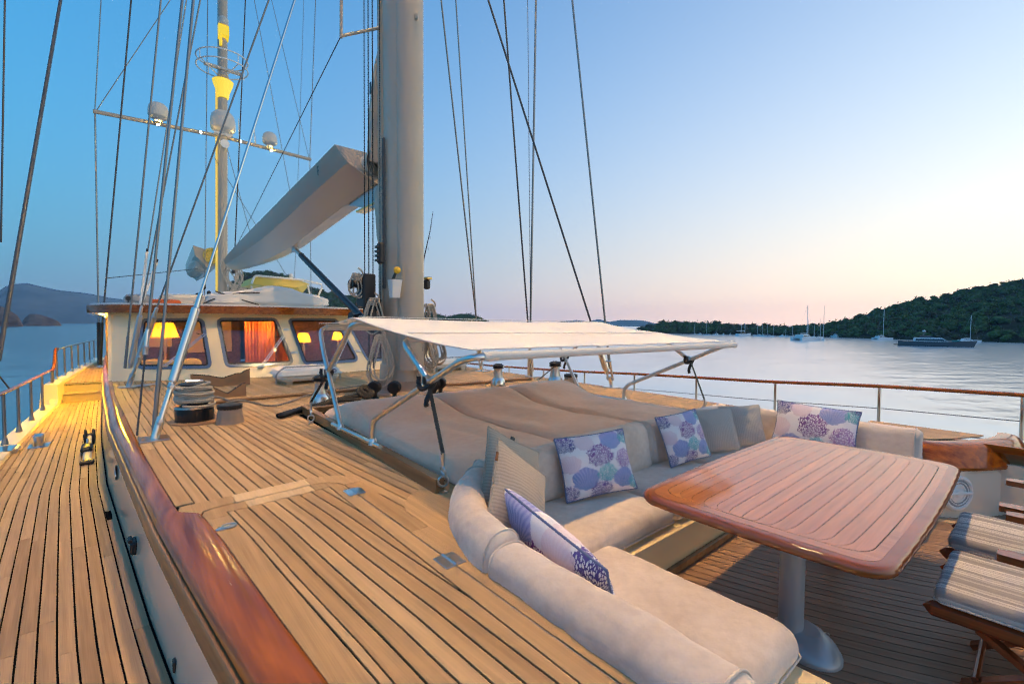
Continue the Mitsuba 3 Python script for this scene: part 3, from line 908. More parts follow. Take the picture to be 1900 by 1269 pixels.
for mi_, side in ((False, 'left'), (True, 'right')):
    ca = thing('coachroof_bulkhead', f'glossy cream coachroof side with varnished mahogany cap rail, {side} of the deck', 'bulkhead')
    cp = obj('cap_rail', capmesh(mi_), 'varnish', ca, smooth=50)
    obj('timber_strake', bandmesh([(.008, -.063), (-.016, -.064), (-.024, -.075), (-.026, -.145), (-.018, -.16), (.03, -.162), (.03, -.07)], mi_), 'strake_wood', ca, smooth=40)
    obj('panel', bandmesh([(.004, -.155), (.0, -.2), (-.012, lambda y: SDZ(y) * .6), (-.03, lambda y: SDZ(y) + .03), (-.034, lambda y: SDZ(y) - .05), (.08, lambda y: SDZ(y) - .05), (.08, -.155)], mi_, ys(-1.5, 22, .25)), 'cream_gloss', ca, smooth=50)
    if not mi_:
        for y in (5.3,):       # oval portlights and black fittings on the panel
            o = lathe([(.13, 0), (.13, .012), (.115, .02), (.10, .02)], 28, axis=(-1, 0, 0))
            o.apply_scale([.55, 1.0, .45])
            x = XOUT(y) - .012
            p_ = obj('portlight', move(o, x, y, SDZ(y) * .55), 'steel', ca)
            o = lathe([(.1, 0), (.1, .016), (.001, .02)], 28, axis=(-1, 0, 0))
            o.apply_scale([.55, 1.0, .45])
            obj('portlight_glass', move(o, x, y, SDZ(y) * .55), 'black_gloss', p_)
        for y, z in ((3.72, -.40), (2.36, -.44)):
            x = XOUT(y) - .02
            obj('fairlead', [box(x - .03, x + .01, y - .06, y + .06, z - .05, z + .03, .012), rod([x - .028, y - .04, z + .035], [x - .028, y + .04, z + .035], .012)] if y > 3 else [box(x - .016, x + .01, y - .02, y + .02, z - .035, z + .02, .007)], 'black', ca)

# side decks with their bulwarks, left in full, right as far as it can show
for mi_, side in ((False, 'left'), (True, 'right')):
    yy = ys(-1.5, 14.62, .4)
    fx = (lambda x: mir(x)) if mi_ else (lambda x: x)
    rows = [[[fx(XRAIL(y) - .05), y, SDZ(y) - .012], [fx(XOUT(y) + .02), y, SDZ(y) - .012], [fx(XOUT(y) + .02), y, SDZ(y) - .06], [fx(XRAIL(y) - .05), y, SDZ(y) - .06]] for y in yy]
    sd = struct('side_deck', sweepgrid(A(rows)), 'caulk', f'teak planked side deck on the {side} between coachroof and bulwark')
    e = (lambda y: XOUT(y) - .040)
    n = 17
    for i in range(n):
        a, b = (-.0 - i * PW - GAP / 2, -(i + 1) * PW + GAP / 2)
        if i == 0:
            cuts = [-1.5, 2.9, 6.1, 9.4, 12.3, 14.6]
        else:
            c0 = -1.5 + rg.uniform(.3, 2.2)
            cuts = [-1.5]
            while c0 < 14:
                cuts.append(c0)
                c0 += rg.uniform(1.3, 2.4) if not mi_ else 20
            cuts.append(14.6)
        for c, d in zip(cuts[:-1], cuts[1:]):
            y2 = ys(c + .0015, d - .0015, .45)
            pl = Polygon([(e(y) + a, y) for y in y2] + [(e(y) + b, y) for y in y2[::-1]])
            reg = Polygon([(XRAIL(y) + .12, y) for y in yy] + [(XOUT(y), y) for y in yy[::-1]])
            pl = pl.intersection(reg)
            if mi_:
                pl = affinity.affine_transform(pl, [-1, 0, 0, 1, 2 * XC, 0])
            plank(sd, pl, 'teak_worn' if i < 9 else 'teak', zfun=SDZ, x0=(lambda y: e(y)) if not mi_ else None)

# upper side deck abaft two steps, lit yellow from the eaves
UZ = -.42
rows = [[[XRAIL(y) - .05, y, UZ], [XOUT(y) + .04, y, UZ], [XOUT(y) + .04, y, UZ - .06], [XRAIL(y) - .05, y, UZ - .06]] for y in ys(14.9, 24, .5)]
ud = struct('upper_side_deck', sweepgrid(A(rows)), 'caulk', 'upper side deck beyond the two cream steps, lit yellow')
for i in range(16):
    y2 = ys(14.93, 23.9, .6)
    a, b = -.02 - i * PW - GAP / 2, -.02 - (i + 1) * PW + GAP / 2
    reg = Polygon([(XRAIL(y) + .12, y) for y in y2] + [(XOUT(y), y) for y in y2[::-1]])
    plank(ud, Polygon([(XOUT(y) + a, y) for y in y2] + [(XOUT(y) + b, y) for y in y2[::-1]]).intersection(reg), 'teak', z=UZ + .0035, x0=XOUT)
st = thing('deck_steps', 'two cream painted steps at the aft end of the left side deck', 'steps')
for k, (y, z0, z1) in enumerate(((14.62, -.9, -.63), (14.9, -.65, -.425))):
    r_ = obj('riser', box(XRAIL(y) + .08, XOUT(y) + .02, y, y + .3, z0, z1 - .03, .008), 'beige_paint', st)
    obj('tread_nosing', box(XRAIL(y) + .078, XOUT(y) + .02, y - .03, y + .3, z1 - .028, z1, .01), 'beige_paint', r_)
obj('slope_cheek', hull([[XRAIL(14.3) + a, y, z] for a in (-.02, .12) for y, z in ((13.75, -.95), (13.75, -.76), (14.9, -.32), (15.4, -.32), (15.4, -.95))]), 'cream', st)


def bulw(y0, y1, z, mirror):
    fx = (lambda x: mir(x)) if mirror else (lambda x: x)
    prof = [(.125, -.35), (.125, .012), (.11, .045), (.05, .055), (-.09, .055), (-.115, .04), (-.12, 0.0), (-.20, -.7), (-.25, -1.7), (-.3, -3.9), (.0, -3.9), (.0, -.35)]
    return sweepgrid(A([[[fx(XRAIL(y) + a), y, z(y) + b] for a, b in prof] for y in ys(y0, y1, .5)]))


for mi_, side in ((False, 'left'), (True, 'right')):
    b_ = thing('bulwark', f'cream bulwark with flat top along the {side} edge of the deck', 'bulwark')
    obj('lower_run', bulw(-1.5, 14.0, SDZ, mi_), 'cream', b_, smooth=40)
    obj('upper_run', bulw(14.0, 24, lambda y: UZ + .02, mi_), 'cream', b_, smooth=40)

# railings
def railing(mirror):
    fx = (lambda x: mir(x)) if mirror else (lambda x: x)
    t = thing('railing', ('mahogany topped steel railing with thin wires along the right side' if mirror else 'mahogany topped steel railing of close stanchions along the left side deck'), 'railing')
    if mirror:
        zt = interp([(-2, .36), (.16, .30), (1.35, .27), (2.57, .20), (3.74, .16), (4.9, .12), (6.06, .06), (7.26, .02), (9, -.03), (14, -.08), (20, -.08)])
        yb = [-1.0] + [.15 + 1.18 * k for k in range(14)]
        X = 7.1
        path = [[X, y, zt(y)] for y in ys(-2, 16, .4)]
        obj('top_rail', sweep(path, circ(.035, 12, .022)), 'varnish', t, smooth=True)
        for k in (.36, .66):
            obj('guard_wire', tube([[X, y, zt(y) - k * .76] for y in ys(-2, 16, .8)], .0055, 5), 'wire', t)
        for y in yb:
            h = zt(y)
            s = obj('stanchion', tube([[X, y, h - .76], [X, y, h]], .019, 10), 'steel', t, smooth=40)
            obj('socket', lathe([(.036, 0), (.034, .02), (.024, .05), (.021, .06)], 12, (X, y, h - .76)), 'steel', s)
    else:
        yb = [5.9, 7.1, 8.25] + [9.35, 10.5, 11.68, 13.0, 14.3]
        zt = lambda y: SDZ(y) + .055 + .72
        path = [[XRAIL(y), y, zt(y)] for y in ys(5.2, 14.45, .4)]
        obj('top_rail', sweep(path, circ(.034, 12, .022)), 'varnish', t, smooth=True)
        for y in yb + [14.45]:
            s = obj('stanchion', rod([XRAIL(y), y, SDZ(y) + .05], [XRAIL(y), y, zt(y)], .02, 10), 'darkened_steel', t, smooth=40)
            obj('socket', lathe([(.04, 0), (.034, .04), (.022, .1)], 12, (XRAIL(y), y, SDZ(y) + .055)), 'darkened_steel', s)
        zt2 = UZ + .075 + .72
        obj('top_rail', sweep([[XRAIL(y), y, zt2] for y in ys(14.9, 23, .5)], circ(.03, 12, .02)), 'darkened_steel', t, smooth=True)
        obj('rail_drop', sweep(fillet([[XRAIL(14.45) + .0, 14.42, zt(14.45)], [XRAIL(14.6), 14.6, zt(14.45) + .05], [XRAIL(14.9), 14.85, zt2], [XRAIL(15.1), 15.1, zt2]], .05), circ(.03, 10, .05)), 'varnish', t, smooth=True)
        for y in [14.95, 16.1, 17.3, 18.5, 19.7, 20.9, 22.1]:
            s = obj('stanchion', rod([XRAIL(y), y, UZ + .07], [XRAIL(y), y, zt2], .02, 10), 'darkened_steel', t, smooth=40)
            obj('socket', lathe([(.04, 0), (.034, .04), (.022, .1)], 12, (XRAIL(y), y, UZ + .07)), 'steel', s)


railing(False)
railing(True)
fd = thing('boat_fender', 'black round fender hanging outside the left railing', 'fender')
obj('ball', sphere(.2, (-1.62, 9.75, .28), 2), 'black', fd, smooth=True)
obj('hoop', ring([-1.6, 9.8, .47], .12, .014, 20, 6, (1, .2, 0)), 'dark_rope', fd)
obj('lanyard', tube([[-1.6, 9.8, .58], [-1.5, 9.9, .5], [-1.27, 10.0, .0]], .01, 5), 'dark_rope', fd)

# bollard and black sheet lead on the left side deck
bo = thing('mooring_bollard', 'small polished steel double bollard on the left side deck', 'bollard')
z = SDZ(9.2) + .0
obj('base_plate', box(-1.02, -.80, 9.05, 9.35, z, z + .018, .006), 'steel', bo)
for y in (9.13, 9.27):
    obj('post', lathe([(.055, 0), (.05, .015), (.05, .12), (.057, .13), (.057, .145), (.045, .15)], 18, (-.91, y, z + .017)), 'steel', bo, smooth=30)
ld = thing('sheet_lead', 'black car on a short track beside the coachroof on the left side deck', 'deck fitting')
yy0, yy1 = 7.35, 9.5
z = SDZ(8.4)
obj('track', sweep([[-.335, yy0, SDZ(yy0) + .02], [-.41, yy1, SDZ(yy1) + .02]], [(-.04, -.02), (.04, -.02), (.04, .012), (.022, .02), (-.022, .02), (-.04, .012)]), 'grey_plastic', ld)
obj('end_stop', [box(-.40, -.27, yy0 - .07, yy0 + .04, SDZ(yy0), SDZ(yy0) + .05, .015), box(-.47, -.35, yy1 - .04, yy1 + .06, SDZ(yy1), SDZ(yy1) + .06, .015)], 'black', ld)
obj('car', box(-.43, -.31, 8.0, 8.35, z + .03, z + .11, .03), 'black', ld)
obj('block_cheek', [lathe([(.11, 0), (.11, .02), (.09, .028)], 20, (-.37 + s * .04, 8.55, z + .14), (1, 0, .0)) for s in (-1, 1)], 'black', ld)
obj('shackle', ring([-.37, 8.36, z + .1], .05, .013, 16, 6, (1, 0, 0)), 'steel', ld)
ft = thing('stay_plate', 'steel deck plate and fitting at the left edge of the side deck', 'deck fitting')
obj('plate', box(-1.10, -.93, 6.42, 6.62, SDZ(6.5), SDZ(6.5) + .012, .004), 'steel', ft)
obj('toggle', [rod([-1.06, 6.6, SDZ(6.5)], [-1.12, 7.15, .05], .026), lathe([(.03, 0), (.04, .05), (.03, .1)], 12, (-1.09, 6.85, -.3), (0, .6, 1))], 'steel_satin', ft)
ck = thing('rail_plate', 'chrome fairlead plate set into the left bulwark top', 'deck fitting')
obj('plate', box(XRAIL(9) - .1, XRAIL(9) + .14, 8.75, 9.15, SDZ(9) + .05, SDZ(9) + .064, .005), 'steel', ck)
obj('roller', rod([XRAIL(9) + .15, 8.8, SDZ(9) + .04], [XRAIL(9) + .15, 9.1, SDZ(9) + .04], .035), 'steel_satin', ck)

# ------------------------------------------------------------------ cockpit floor and walls
SOLE = -.60
so = struct('cockpit_floor', prism(sbox(.9, 6.6, -1.6, 2.5), SOLE - .06, SOLE - .006), 'caulk', 'dark weathered teak planked cockpit floor under the table')
cf = lambda y: -.57 * y + .12 * y * y
region = sbox(1.9, 6.5, -1.5, 1.56)
w = .0735
for i in range(84):
    if i == 41:
        continue
    a, b = .9 + i * w + .0045, .9 + (i + (2 if i == 40 else 1)) * w - .0045
    y2 = ys(-1.5, 1.56, .28)
    pl = Polygon([(cf(y) + a, y) for y in y2] + [(cf(y) + b, y) for y in y2[::-1]]).intersection(region)
    plank(so, pl, 'teak_pale' if i in (61,) else 'teak_sole', z=SOLE, x0=cf)
wl = thing('cockpit_wall', 'cream cockpit side panels below the sofa and around the recess', 'bulkhead')
ring_ = WELL.buffer(.03).difference(WELL)
obj('coaming_wall', prism(ring_.intersection(unary_union([sbox(0, 3, .3, 3), sbox(3, 5.4, 1.42, 3)])), SOLE, -.006), 'cream', wl)
obj('bench_front', box(2.0, 5.3, 1.535, 1.56, SOLE, -.34), 'cream', wl)
obj('bench_front', box(1.98, 2.005, -.2, 1.55, SOLE, -.34), 'cream', wl)
obj('bench_top', [box(1.2, 5.2, 1.56, 2.31, -.38, -.335), box(1.14, 1.98, .42, 1.56, -.38, -.335)], 'cream', wl)
obj('toe_board', [box(2.005, 5.25, 1.505, 1.535, SOLE, SOLE + .055, .006), box(2.006, 2.03, .42, 1.5, SOLE, SOLE + .055, .006)], 'strake_wood', wl)

# rounded mahogany end of the coachroof with its loudspeaker, right of the cockpit
re_ = thing('coachroof_end', 'varnished mahogany end of the right coachroof above a cream panel', 'bulkhead')
pth = [(5.18, 1.4), (5.18, .72), (5.22, .57), (5.36, .42), (5.62, .25), (5.84, .15), (6.1, .09), (6.35, .09)]
sm = smoothpath([(x, y, 0) for x, y in pth], 6)
obj('cream_panel', sweep(sm + [0, 0, 0], [(-.0, SOLE), (-.0, -.25), (-.03, -.20), (-.06, -.20), (-.06, SOLE)], upv=(0, 0, 1)), 'cream_gloss', re_, smooth=40)
obj('mahogany_moulding', sweep(sm, [(.0, -.20), (.03, -.195), (.035, -.17), (.0, -.11), (-.05, -.03), (-.085, -.005), (-.14, .006), (-.2, .003), (-.2, -.2)]), 'varnish', re_, smooth=40)
plank(re_, Polygon([(5.40, 1.2), (5.40, .75), (5.45, .66), (5.6, .56), (5.95, .38), (6.05, .36), (6.05, 1.2)]), 'teak_worn', z=.006, th=.01)
sp = thing('deck_speaker', 'round white loudspeaker set into the cream panel behind the chairs', 'speaker')
nrm = A([-.53, -.85, 0])
spc = A([5.315, .455, -.39])
lathe_at = lambda prof, n, d: lathe(prof, n, spc + nrm * d, nrm)
obj('rim', lathe_at([(.15, 0), (.15, .008), (.135, .02), (.122, .02), (.115, .01)], 36, .0), 'white_paint', sp, smooth=30)
obj('cone', lathe_at([(.118, 0), (.118, .008), (.10, .010), (.04, .004), (.001, .004)], 32, .002), 'grey_plastic', sp)
side = A([-.85, .53, 0])
gr = obj('grille_bar', [rod(spc + nrm * .018 - side * .12, spc + nrm * .018 + side * .12, .012, 6)], 'white_paint', sp)
obj('hub', lathe_at([(.03, 0), (.03, .012), (.012, .016)], 20, .012), 'white_paint', gr)
for r in (.095, .065):
    obj('grille_ring', ring(spc + nrm * .014, r, .004, 32, 5, nrm), 'white_paint', sp)

# ------------------------------------------------------------------ wheelhouse
wh = thing('wheelhouse', 'cream wheelhouse with raked windows and a varnished mahogany brow behind the mast', 'wheelhouse')
RAKE, WT = .9, 1.15


def wallmap(v):
    x, h, d = v[:, 0], v[:, 1], v[:, 2]
    return np.stack([x, WHF(x) + RAKE * h / WT - d, h], 1)


WINS = [[(.317, 1.082), (1.195, 1.10), (1.225, .213), (.21, .226)], [(1.446, 1.105), (2.425, 1.12), (2.56, .235), (1.479, .224)], [(2.679, 1.12), (3.664, 1.12), (3.894, .222), (2.785, .213)],
        [(3.905, 1.12), (4.777, 1.11), (5.20, .20), (4.13, .21)], [(5.02, 1.10), (5.80, 1.08), (5.92, .21), (5.42, .20)]]
WINS = [[(x, .12 + (h - .12) * .97) for x, h in w_] for w_ in WINS]
wps = [Polygon(w_).buffer(-.07).buffer(.07) for w_ in WINS]


def wallpiece(poly, d0, d1, sub=.22):
    m = prism(poly, d0, d1)
    v, f = trimesh.remesh.subdivide_to_size(m.vertices, m.faces, sub, max_iter=12)
    m = trimesh.Trimesh(wallmap(v), f, process=False)
    m.merge_vertices()
    if m.volume < 0:
        m.invert()
    return m


outer = Polygon([(-.14, -.02), (6.24, -.02), (6.24, 1.24), (-.14, 1.24)])
obj('front_wall', wallpiece(outer.difference(unary_union([q.buffer(.004) for q in wps])), -.06, 0), 'cream', wh, smooth=40)
for i, q in enumerate(wps):
    w_ = obj('window', wallpiece(q.buffer(.032).difference(q.buffer(-.018)), -.03, .018), 'window_rim', wh, smooth=40)
    pm = prism(q.buffer(-.012), -.025, -.0245)
    v, f = trimesh.remesh.subdivide_to_size(pm.vertices, pm.faces, .25, max_iter=12)
    keep = v[f].mean(1)[:, 2] > -.02475
    fl = f[(v[f][:, :, 2] > -.02455).all(1)]
    pn = trimesh.Trimesh(wallmap(v), fl, process=False)
    pn.remove_unreferenced_vertices()
    obj('pane', pn, 'pane_glass', w_)
    obj('gasket', wallpiece(q.buffer(-.016).difference(q.buffer(-.042)), -.022, -.004), 'black', w_)
for sx, y0 in ((-.13, 10.33), (6.23, 10.33)):
    s = -1 if sx < 1 else 1
    obj('side_wall', hull([[sx + s * a, y, z] for a in (0, .05) for y, z in ((10.36, -.05), (11.30, 1.22), (20.5, 1.22), (20.5, -.05))]), 'cream', wh)
obj('back_wall', box(-.1, 6.2, 20.4, 20.5, -.4, 1.2), 'cream', wh)
# brow and roof
fx_ = np.linspace(-.42, 6.52, 40)


def rooff(x, off):
    e = np.clip((np.abs(x - 3.05) - 2.9) / .57, 0, 1)
    return 10.1 + .095 * (x - 3) ** 2 + off + .55 * e ** 2


browp = [[x, rooff(x, 0), 0] for x in fx_]
side_l = [[-.47, y, 0] for y in (21, 18, 15, 13)] + [[-.46, 12.4, 0]]
side_r = [[6.56, 12.4, 0]] + [[6.57, y, 0] for y in (13, 15, 18, 21)]
roofpath = A(side_l + browp + side_r)
obj('brow', sweep(roofpath, [(0, 1.185), (-.02, 1.19), (-.035, 1.22), (-.03, 1.30), (-.015, 1.325), (.05, 1.33), (.05, 1.185)]), 'varnish', wh, smooth=40)
rp = Polygon([(a, b) for a, b, _ in roofpath]).buffer(0)
obj('soffit', prism(rp.buffer(-.03), 1.196, 1.21), 'cream', wh)
rt_ = obj('roof', prism(rp.buffer(-.01), 1.3, 1.36), 'white_paint', wh)
obj('roof_edge', sweep(roofpath + [0, 0, 0], [(.0, 1.327), (-.022, 1.33), (-.024, 1.358), (.0, 1.366)]), 'white_paint', rt_, smooth=30)
for i, (x, h) in enumerate([(2.58, .874), (2.632, .415), (3.80, .858), (3.96, .40)]):
    p = wallmap(A([[x, h, .0]]))[0]
    m = sphere(.055, (0, 0, 0), 2, (1.25, .5, .62))
    obj('window_catch', move(m, *p), 'steel', wh, smooth=True)
for a, b in (((.56, .24), (1.20, .81)), ((1.97, .168), (2.464, .745)), ((3.312, .155), (3.74, .67))):
    pa, pb = (wallmap(A([[*q, .05]]))[0] for q in (a, b))
    o_ = A([.045, 0, 0])
    w_ = obj('wiper', [rod(pa, pb, .009, 6), rod(pa + o_, pb + o_, .009, 6)], 'steel', wh)
    obj('wiper_motor', [lathe([(.028, 0), (.028, .05), (.018, .06)], 12, q - A([0, -.05, 0]), (0, -1, 0)) for q in (pa, pa + o_)], 'steel', w_)
    obj('wiper_blade', rod(pb + [-.12, .05, .0], pb + [.07, .02, -.04], .008, 5), 'black', w_)
# inside
obj('cabin_floor', box(-.05, 6.15, 9.6, 20.3, -.5, -.45), 'interior_wood', wh)
obj('dashboard', hull([[x, WHF(x) + y, z] for x in (.1, 1.5, 3, 4.5, 6) for y, z in ((.12, .10), (.12, -.2), (.75, .05), (.75, -.2))]), 'interior_wood', wh)
obj('cabin_bulkhead', [box(-.05, 2.3, 13.3, 13.4, -.5, 1.2), box(3.1, 6.15, 13.3, 13.4, -.5, 1.2)], 'interior_wood', wh)
obj('wall_panel', [box(.15, .9, 13.24, 13.3, .45, 1.05), box(1.2, 2.1, 13.24, 13.3, .3, 1.1)], 'cream', wh)


def wavy(x0, x1, y, z0, z1, amp=.03, n=60):
    x = np.linspace(x0, x1, n)
    yy = y + amp * np.sin(np.arange(n) * 1.1) + amp * .4 * np.sin(np.arange(n) * .37)
    v = np.vstack([np.stack([x, yy, x * 0 + z0], 1), np.stack([x, yy, x * 0 + z1], 1), np.stack([x, yy + .01, x * 0 + z1], 1), np.stack([x, yy + .01, x * 0 + z0], 1)])
    i = np.arange(n - 1)
    f = np.vstack([np.stack([a * n + i, a * n + i + 1, b * n + i + 1, b * n + i], 1) for a, b in ((0, 1), (1, 2), (2, 3), (3, 0))])
    return trimesh.Trimesh(v, np.vstack([f[:, [0, 1, 2]], f[:, [0, 2, 3]]]), process=False)


cu = obj('curtain', wavy(2.02, 2.62, 11.2, .12, 1.19), 'curtain', wh, smooth=True)
obj('curtain', wavy(2.72, 3.02, 11.5, .0, 1.19), 'curtain', wh, smooth=True)
for x, y, z, s, lab in ((.64, 11.0, .18, 1.5, 'large yellow table lamp glowing behind the leftmost wheelhouse window'), (3.03, 10.55, .10, 1.0, 'yellow table lamp glowing behind the third wheelhouse window from the left'), (4.15, 11.6, .1, 1.0, 'yellow table lamp half seen at the right of the third wheelhouse window')):
    t = thing('table_lamp', lab, 'lamp')
    h = .36 * s if s > 1.2 else .5
    obj('shade', move(lathe([(.155, 0), (.09, .20), (.086, .20), (.15, 0)], 28), x, y, z + h, s=None if s == 1 else 1.0) if s == 1 else move(lathe([(.155 * s, 0), (.095 * s, .19 * s), (.09 * s, .19 * s), (.15 * s, 0)], 28), x, y, z + h), 'shade', t, smooth=30, emit=(.06, .025, .001))
    obj('base', lathe([(.06, 0), (.05, .03), (.02, .06), (.018, .5 * h), (.035, .7 * h), (.015, .9 * h), (.012, h + .05)], 16, (x, y, z)), 'brass', t, smooth=40)
    obj('bulb', sphere(.03, (x, y, z + h + .07), 2), 'lens', t, emit=(90, 50, 8))
for x, y, z in ((.42, 10.9, .22), (.72, 10.85, .20), (1.0, 10.95, .2)):
    o = soften(rbox(.2, .16, .10, .09, 8), .02, 6, int(x * 10))
    obj('cushion', move(o, x, y, z, rz=20 * x), 'yellow_cloth', wh, smooth=True)
for k, (x, y) in enumerate(((1.95, 11.0), (2.45, 10.95), (.9, 11.6), (3.4, 11.3), (5.0, 11.4))):  # the first pair is known, the other three added to brighten the cabin
    t = thing('cabin_downlight', 'tiny warm ceiling downlight inside the wheelhouse, three of the five added for brightness', 'lamp', 'ceiling downlights inside the wheelhouse')
    obj('ring', lathe([(.05, 0), (.05, .02), (.04, .02)], 14, (x, y, 1.176)), 'brass', t)
    obj('lens', lathe([(.036, 0), (.036, .004)], 12, (x, y, 1.17)), 'lens', t, emit=(60, 34, 9))
# post at the side deck with its lamp, other lamps under the eaves
po = thing('deck_post', 'slim timber post lit yellow beside the left wheelhouse wall', 'post')
obj('shaft', box(-.235, -.155, 12.45, 12.58, UZ - .4, 1.13, .015), 'strake_wood', po)
obj('cap', box(-.25, -.14, 12.42, 12.6, 1.13, 1.185, .01), 'lamplight_yellow', po, emit=(.8, .5, .03))
for x, y in ((-.27, 11.7), (-.28, 13.6), (-.30, 17.0)):
    t = thing('eave_light', 'small yellow downlight under the left eave of the wheelhouse', 'lamp', 'downlights under the left eave')
    obj('housing', lathe([(.055, 0), (.055, .02), (.045, .022)], 18, (x, y, 1.172)), 'steel', t)
    obj('lens', lathe([(.04, 0), (.04, .004)], 16, (x, y, 1.167)), 'lens', t, emit=(560, 310, 5))
# things on the roof
rv = soften(rbox(1, 1, .5, .3, 26), .0, 1)
v = rv.vertices
rr = 1 - np.clip(np.abs(v[:, 0]) ** 3, 0, 1) * .2
v[:, 2] = np.where(v[:, 2] > -.3, (v[:, 2] + .5) * (.62 + .42 * np.exp(-((v[:, 0] - .05) / .5) ** 2)) - .5, v[:, 2])
rv.vertices = v
rv = move(rv, 0, 0, .5)
rv.apply_scale([1.25, 1.0, .50])
n_ = rv.vertex_normals
fold = np.abs(np.sin((np.arctan2(rv.vertices[:, 1], rv.vertices[:, 0] - .05)) * 9 + 2 * meshkit.fbm(rv.vertices * 2.5, 3, 4)))
rv.vertices = rv.vertices - n_ * (fold * .035 * np.clip(1 - rv.vertices[:, 2] * .8, 0, 1))[:, None] + n_ * ((meshkit.fbm(rv.vertices * 3.3, 3, 8) - .5) * .07)[:, None]
tp = thing('tarpaulin', 'pale crumpled tarpaulin tied over gear on the wheelhouse roof', 'cover')
obj('sheet', move(rv, 2.62, 12.1, 1.345), 'tarp', tp, smooth=True)
obj('lashing', [tube(smoothpath([[1.3, 11.3, 1.4], [1.75, 11.15, 1.6], [2.3, 11.1, 1.66]]), .014, 5), tube(smoothpath([[1.5, 11.2, 1.66], [1.9, 11.12, 1.52], [2.3, 11.15, 1.40]]), .014, 5)], 'dark_rope', tp)
cuh = soften(rbox(.42, .25, .13, .12, 10), .03, 4, 2)
obj('roof_cushion', move(cuh, 1.02, 11.9, 1.47), 'dome_plastic', smooth=True, label='beige cushion bag lying on the wheelhouse roof left of the tarpaulin', category='cushion')
ob = thing('lifebuoy', 'orange lifebuoy lying flat on the left end of the wheelhouse roof', 'lifebuoy')
for k in range(1):
    obj('buoy', move(ring([0, 0, 0], .24, .055, 28, 10), .68, 11.75, 1.42 + .1 * k), 'orange_buoy', ob, smooth=True)
gb = soften(rbox(.22, .2, .1, .09, 8), .03, 6, 5)
obj('gear_bag', move(gb, .28, 11.7, 1.46), 'grey_plastic', smooth=True, label='dark soft gear bag at the left corner of the wheelhouse roof', category='bag')
hn = thing('roof_horn', 'tiny dark horn on the front left corner of the wheelhouse roof', 'horn')
obj('bell', lathe([(.015, 0), (.02, .08), (.045, .13)], 14, (.12, 11.25, 1.44), (0, -1, .1)), 'black', hn)
obj('foot', rod([.12, 11.2, 1.36], [.12, 11.2, 1.45], .012), 'black', hn)
ht = thing('flybridge_awning', 'folding hardtop with yellow lamplight put into its colour and white rim above the aft roof', 'awning')
obj('shell', hull([[2.9, 14.8, 2.12], [3.0, 15, 2.36], [4.3, 15.2, 2.34], [4.6, 15.3, 2.26], [4.1, 14.8, 2.10], [4.35, 15.2, 1.95], [3.0, 16.6, 2.34], [4.6, 16.6, 2.28], [2.9, 16.6, 2.15], [4.3, 16.6, 2.0]]), 'lamplight_yellow', ht)  # shell colour holds the yellow lamplight that falls on it
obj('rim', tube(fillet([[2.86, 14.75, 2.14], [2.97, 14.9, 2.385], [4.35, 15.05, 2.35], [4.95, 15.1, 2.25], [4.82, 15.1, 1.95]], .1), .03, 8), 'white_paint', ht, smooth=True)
obj('leg', [rod([4.42, 14.9, 2.2], [4.55, 14.8, 1.36], .025), rod([4.82, 15.1, 1.95], [4.75, 15.1, 1.36], .02), rod([3.0, 15.5, 2.2], [3.0, 15.5, 1.36], .03)], 'white_paint', ht)
obj('light', sphere(.06, (4.0, 15.1, 2.44), 2, (1, 1, 1.6)), 'white_paint', ht)
for k, (x0, x1, z1) in enumerate(((.30, .42, 2.39), (.31, .57, 2.2))):
    a = thing('roof_strut', ('taller, almost upright' if k == 0 else 'shorter, more slanting') + ' white strut standing on the left of the wheelhouse roof', 'strut')
    obj('shaft', rod([x0, 11.5, 1.36], [x1, 11.5, z1], .024), 'white_paint', a)
    obj('tip', rod([x1, 11.5, z1], [x1 + (x1 - x0) * .05, 11.5, z1 + .06], .016), 'black', a)
for sg, (x0, y0, lab) in ((1, (1.99, 8.0, 'white life raft canister with blue lettering beside the left wheelhouse windows')), (1, (4.95, 8.35, 'plain white life raft canister at the foot of the right wheelhouse windows'))):
    lr = thing('life_raft', lab, 'life raft')
    cx, cy = x0 + .44, y0 + .36
    obj('lower_shell', box(cx - .47, cx + .47, cy - .34, cy + .34, .05, .15, .05), 'white_paint', lr, smooth=20)
    obj('lid', [hull([[cx + a * .48, cy + b * .35, .155] for a in (-1, 1) for b in (-1, 1)] + [[cx + a * .46, cy + b * .33, .22] for a in (-1, 1) for b in (-1, 1)] + [[cx + a * .38, cy + b * .26, .27] for a in (-1, 1) for b in (-1, 1)])], 'white_paint', lr)
    obj('flange', box(cx - .50, cx + .50, cy - .37, cy + .37, .14, .162, .008), 'white_paint', lr)
    obj('cradle', [box(cx - .4, cx - .3, cy - .33, cy + .33, 0, .06), box(cx + .3, cx + .4, cy - .33, cy + .33, 0, .06)], 'steel_satin', lr)
    obj('strap', [tube(fillet([[cx - .52, cy - .2, .02], [cx - .52, cy - .2, .17], [cx - .40, cy - .2, .28], [cx + .4, cy - .2, .28], [cx + .52, cy - .2, .17], [cx + .52, cy - .2, .02]], .05), .012, 6)], 'grey_plastic', lr)
    if x0 < 3:
        tx = meshkit.text_mesh('RFD', .07, .004, bold=True)
        tx.apply_transform(trimesh.transformations.rotation_matrix(math.radians(90), [1, 0, 0]))
        obj('lettering', move(tx, cx + .22, cy - .352, .158, rx=-6), 'print_blue', lr, label='blue letters RFD')
        obj('letter_bar', box(cx + .285, cx + .325, cy - .352, cy - .345, .232, .238), 'print_red', lr)

